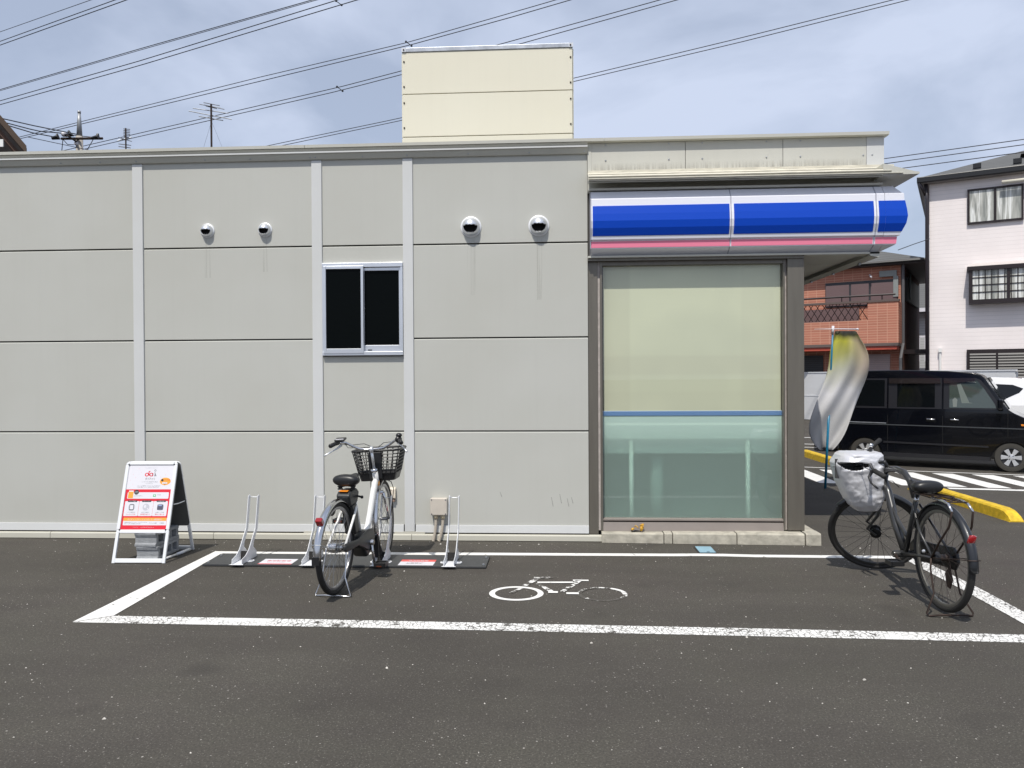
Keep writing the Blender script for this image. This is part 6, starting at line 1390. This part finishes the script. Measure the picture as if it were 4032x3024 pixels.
# louvred ground floor shutter
(sx0, sz1), (sx1, _) = H2.q(*c5(1117, 833)), H2.q(*c5(1473, 828))
LS = MB().box(sx1-1.5, sx0, -.09, -.001, .25, sz1).build('louvre_shutter', M_DBR, H2.T)
nsl = 22
m = MB()
for k_ in range(2):
    xa_, xb_ = (sx0-.08-(sx0-sx1)*.5*(k_+1)+.06, sx0-.08-(sx0-sx1)*.5*k_)
    for i in range(nsl): zz = .35+(sz1-.45)*i/nsl; m.prism([(-.10, zz), (-.135, zz+.01), (-.11, zz+(sz1-.45)/nsl*.7), (-.092, zz+(sz1-.45)/nsl*.7)], xa_, xb_)
tag(m.build('slats', mat('louvre_grey', (.018, .018, .02), .45), LS), kind='stuff')
u, zz = H2.q(*c5(952, 825)); MB().tube([(u, -.08, zz-.05), (u, -.08, 0)], .035, 8).box(u-.05, u+.05, -.14, -.02, zz-.12, zz).build('pipe', M_BIKEW, H2.T)

# grey house between and behind --------------------------------------------------
O3, _, _ = house_frame(2003, 36, R_(62)); H3 = House('grey_house', 'grey sided house with dark roof glimpsed in the gap between the terracotta and white houses', O3, R_(62))
MB().box(-3, 4, 0, 6, 0, 4.6).build('wall', M_GREYS, H3.T)
_, zrf = H3.q(*cB(1760, 560)); _, zrb = H3.q(*cB(1760, 960))
MB().add([(-3.4, -.5, zrb), (4.5, -.5, zrb), (4.5, 5, zrf+1.4), (-3.4, 5, zrf+1.4), (-3.4, -.5, zrb-.2), (4.5, -.5, zrb-.2), (4.5, 5, zrb-.2), (-3.4, 5, zrb-.2)], [(0, 1, 2, 3), (0, 4, 5, 1), (1, 5, 6, 2), (3, 7, 4, 0), (2, 6, 7, 3)]).build('roof', M_ROOFD, H3.T)
MB().box(-3.4, 4.5, -.62, -.5, zrb-.12, zrb+.05).build('gutter', M_PWHITE, H3.T)
m = MB()
for i in range(12): m.box(-2+.25*i, -1.94+.25*i, -.9, -.86, 2.2, 3.3)
m.box(-2.2, 2, -.91, -.85, 3.3, 3.37); m.build('balcony_rail', M_PWHITE, H3.T)
MB().tube([(.5, -.3, 3.0), (.6, -.3, zrb+1.6)], .03, 6).build('pipe', M_PWHITE, H3.T)

# dark eaves of the house behind the shop on the left -------------------------------
ep = PT(58, 328, 19); EV = thing('tiled_roof_house', 'old house whose dark tiled eaves poke above the shop roof at the far left', 'house', (ep.x, ep.y, 0), 0, local=True)
zE = ep.z
q0 = PT(0, 254, 19)
sl = (q0.z-zE)/(ep.x-q0.x)
def rp(x, y, dz=0): return (x - y*1.15, y, zE - sl*x*.9 + dz)      # x negative goes left and up
MB().hexa([rp(0, 0, -.02), rp(-6, 0, -.02), rp(-6, 7, -.02), rp(0, 7, -.02), rp(0, 0, .09), rp(-6, 0, .09), rp(-6, 7, .09), rp(0, 7, .09)]).build('roof', mat('old_roof', (.10, .085, .075), .8, var=.3, vscale=4), EV)
MB().hexa([rp(-.03, -.05, -.10), rp(-6, -.05, -.10), rp(-6, .0, -.10), rp(-.03, .0, -.10), rp(-.03, -.05, .10), rp(-6, -.05, .10), rp(-6, .0, .10), rp(-.03, .0, .10)]).build('bargeboard', mat('dark_timber', (.07, .045, .03), .8), EV)
m = MB()
for k_ in range(8): m.hexa([rp(-.1, .25+.8*k_, -.16), rp(-5, .25+.8*k_, -.16), rp(-5, .33+.8*k_, -.16), rp(-.1, .33+.8*k_, -.16), rp(-.1, .25+.8*k_, -.021), rp(-5, .25+.8*k_, -.021), rp(-5, .33+.8*k_, -.021), rp(-.1, .33+.8*k_, -.021)])
m.build('rafters', mat('rafter_timber', (.09, .05, .035), .8), EV)
MB().add([(-2.1, 1.0, 0), (-7.15, 1.0, 0), (-14, 7, 0), (-9, 7, 0), rp(-.95, 1.0, -.17), rp(-6, 1.0, -.17), rp(-6, 7, -.17), rp(-.95, 7, -.17)], [(0, 1, 5, 4), (3, 0, 4, 7), (1, 2, 6, 5), (2, 3, 7, 6), (0, 3, 2, 1)]).build('wall', mat('old_wall', (.12, .08, .06), .8), EV)
MB().box(-.75, -.55, -.08, -.052, zE+.12, zE+.30).build('vent', M_BIKEW, EV)
MB().tube([(.10, -.1, zE-.12), (-.6, -.12, zE-.10), (-6, -.12, zE-.05)], .05, 8).build('gutter', M_BLACK, EV)

# ---------------------------------------------------------------- utility pole, aerials, wires
pd = 24.0
pt0, pt1 = PT(172, 330, pd), PT(172, 240, pd)
UP = thing('utility_pole', 'concrete utility pole with crossarm and black insulators above the shop roof', 'utility pole', (pt0.x, pt0.y, 0))
x, y = pt0.x, pt0.y
MB().tube([(x, y, 0), (x, y, PT(172, 295, pd).z)], [.15, .10], 12).build('pole', mat('pole_concrete', (.40, .37, .33), .8, var=.1, vscale=4), UP, smooth=True)
MB().tube([(x, y, PT(172, 295, pd).z), (x, y, PT(172, 262, pd).z), (x, y, PT(172, 246, pd).z)], [.085, .06, .04], 12).tube([(x, y, PT(172, 245, pd).z), (x, y, pt1.z)], .05, 8).build('pole_top', mat('pole_steel', (.36, .37, .38), .5, .5), UP, smooth=True)
a_, b_ = PT(132, 299.5, pd-.15), PT(222, 299, pd-.15); MB().tube([a_, b_], .04, 4).tube([PT(145, 292, pd-.8), PT(168, 308, pd)], .035, 4).build('crossarm', M_RUST, UP)
for c0, c1 in (((118, 297), (123, 290)), ((147, 291), (148, 283)), ((204, 297), (211, 289))):
    p0, p1 = PT(*c0, pd-.2), PT(*c1, pd-.2); MB().tube([p0-Vector((.08, 0, .02)), p0+Vector((.12, 0, 0)), p1], [.05, .085, .035], 8).build('insulator', M_BLACK, UP)
MB().ball(PT(138, 290, pd-.15), .085, 8).build('insulator', M_PWHITE, UP, smooth=True); MB().ball(PT(165, 310, pd-.1), .07, 8).build('insulator', M_PWHITE, UP, smooth=True)
for w_ in ([PT(136, 300, pd), PT(133, 330, pd)], [PT(202, 300, pd), PT(185, 330, pd)], [PT(137, 302, pd), PT(146, 312, pd), PT(160, 313, pd)]): MB().tube(w_, .012, 5).build('stay_wire', M_WIRE, UP)
def wire(name, pts, d0, d1, r, label, group=None, n=10, sag=0.0, cat='power line'):
    P_ = []
    x0, x1 = pts[0][0], pts[-1][0]
    m = MB()
    for i in range(n+1):
        t_ = i/n; xx = x0+(x1-x0)*t_
        for (a0, b0), (a1, b1) in zip(pts, pts[1:]):
            if a0 <= xx <= a1+1e-6: yy = b0+(b1-b0)*(xx-a0)/(a1-a0)
        inv = (1/d0)*(1-t_)+(1/d1)*t_
        P_.append(PT(xx, yy+sag*4*t_*(1-t_), 1/inv))
    m.tube(P_, r, 5); o = m.build(name, M_WIRE); tag(o, label, cat, group); return P_
WR = 'power lines crossing the sky'
WL = [
 ([(-60, 90), (196, 0), (300, -38)], 1.0, .010, 'thin single wire highest in the top left corner of the sky'),
 ([(-60, 111), (248, 0), (330, -32)], 1.0, .013, 'upper wire of the first pair in the top left corner'),
 ([(-60, 119), (273, 0), (350, -30)], 1.0, .014, 'lower wire of the first pair in the top left corner'),
 ([(-60, 211), (300, 106), (674, 0), (760, -25)], 1.0, .013, 'upper wire of the second pair above the utility pole'),
 ([(-60, 213.5), (300, 109), (684, 0), (760, -22)], 1.0, .010, 'thin companion wire of the second pair above the utility pole'),
 ([(-60, 235), (300, 132), (729, 0), (800, -22)], 1.0, .014, 'upper wire of the third pair crossing to the top edge left of the enclosure'),
 ([(-60, 243), (300, 142), (771, 0), (840, -20)], 1.0, .014, 'lower wire of the third pair crossing to the top edge left of the enclosure'),
 ([(42, 296), (560, 167), (883, 91), (1100, 29), (1200, 0), (1290, -27)], 1.0, .012, 'upper wire passing just over the left corner of the rooftop enclosure'),
 ([(42, 300), (560, 176), (883, 98), (1100, 38.5), (1232, 0), (1320, -26)], 1.0, .013, 'lower wire passing just over the left corner of the rooftop enclosure'),
 ([(100, 334), (734, 188), (868, 153), (1082, 95), (1425, 0), (1500, -21)], 1.0, .013, 'upper wire running behind the upper part of the rooftop enclosure'),
 ([(130, 334), (734, 196), (868, 161), (1123, 95), (1462, 0), (1530, -19)], 1.0, .013, 'lower wire running behind the upper part of the rooftop enclosure'),
 ([(520, 327), (868, 254.5), (1236, 169.8), (1600, 82), (1928, 0), (2010, -21)], 1.0, .013, 'upper wire rising from the parapet and leaving the enclosure on its right'),
 ([(550, 327), (868, 260), (1236, 177), (1600, 91), (1962, 0), (2040, -20)], 1.0, .013, 'lower wire rising from the parapet and leaving the enclosure on its right'),
]
for pts, sg, r, lb in WL:
    pts = [(float(a), float(b)) for a, b in pts]; wire('power_line', pts, 27, 20, r*.9, lb, WR, n=24, sag=0)
for pts, lb in (([(1880, 347), (2212, 301), (2280, 291)], 'top wire of three right of the shop roof'), ([(1880, 358), (2212, 312.5), (2280, 303)], 'middle wire of three right of the shop roof'), ([(1915, 368), (2212, 328.6), (2280, 320)], 'bottom wire of three right of the shop roof')):
    wire('power_line', [(float(a), float(b)) for a, b in pts], 22, 19, .012, lb, 'wires above the white house', n=6)
for pts, lb in (([(-20, 249), (0, 255.), (75, 272), (165, 290)], 'upper service wire reaching the pole from the left edge'), ([(-20, 257), (0, 262.), (80, 283), (148, 289)], 'middle service wire reaching the pole from the left edge'), ([(20, 272), (70, 287), (118, 296)], 'lower service wire reaching the pole from the left edge')):
    wire('service_wire', [(float(a), float(b)) for a, b in pts], 22, 24, .017, lb, 'service wires at the utility pole', n=8)
wire('service_wire', [(60., 296.), (210., 290.+38)], 21, 24, .010, 'thin wire sloping down behind the pole to the parapet', 'service wires at the utility pole', n=6)
wire('service_wire', [(148., 291.), (205., 297.)], 24, 24, .014, 'short jumper wire across the pole crossarm', 'service wires at the utility pole', n=3)
wire('service_wire', [(1940., 540.), (1975., 527.), (2008., 516.)], 23, 23.4, .012, 'black wire reaching the eaves corner of the white house from the shop', 'wires above the white house', n=6)
m_sp = 0
for (a0, b0), lb, r in (((883, 94), 'wire spacer clamp above the left corner of the enclosure', 1), ((734, 191.5), 'wire spacer clamp left of the enclosure', 1), ((732, 6), 'wire spacer clamp near the top edge', 1)):
    p0 = PT(a0-6, b0-4, 22.3); p1 = PT(a0+6, b0+5, 22.3); o = MB().tube([p0, p1], .012, 6).ball(p0, .035, 6).ball(p1, .035, 6).build('wire_spacer', M_BLACK); tag(o, lb, 'spacer', 'spacer clamps on the wires')
def aerial(cx_, ytop, ybot, dist, label, els, mast=.02, tilt=0):
    base = PT(cx_, ybot, dist); T_ = thing('tv_aerial', label, 'aerial', tuple(base)); tp = PT(cx_, ytop, dist)
    MB().tube([base + Vector((0, 0, -.6)), (base.x, base.y, tp.z)], mast, 8).build('mast', M_RUST, T_)
    m = MB()
    for (xa_, ya, xb_, yb_) in els: m.tube([PT(xa_, ya, dist-.05), PT(xb_, yb_, dist+.1)], .011, 5)
    m.build('antenna_elements', M_STEEL, T_)
    return T_
def cA(x, y): return x*.7233/KV, (380+y*.7233)/KV
els = [(*cA(1108, 33), *cA(1196, 50)), (*cA(1110, 45), *cA(1222, 70)), (*cA(1085, 42), *cA(1200, 62)), (*cA(1050, 64), *cA(1245, 92)), (*cA(1027, 79), *cA(1262, 125)), (*cA(1082, 108), *cA(1215, 131)), (*cA(1120, 52), *cA(1180, 66))]
A1 = aerial(457, 225, 326, 17, 'tall television aerial with wide bars on a dark mast above the shop parapet', els, .022)
MB().tube([PT(457, 262, 17), PT(437, 328, 17)], .003, 4).tube([PT(457, 262, 17), PT(484, 328, 17)], .003, 4).build('guy_wire', M_STEEL, A1)
els = [(*cA(672, 176+9*i), *cA(707, 179+9*i)) for i in range(6)] + [(*cA(645, 222), *cA(718, 245)), (*cA(640, 240), *cA(716, 222)), (*cA(645, 258), *cA(714, 266)), (*cA(645, 272), *cA(712, 280))]
A2 = aerial(272, 277, 327, 17.5, 'small dense television aerial between the pole and the taller aerial', els, .017)
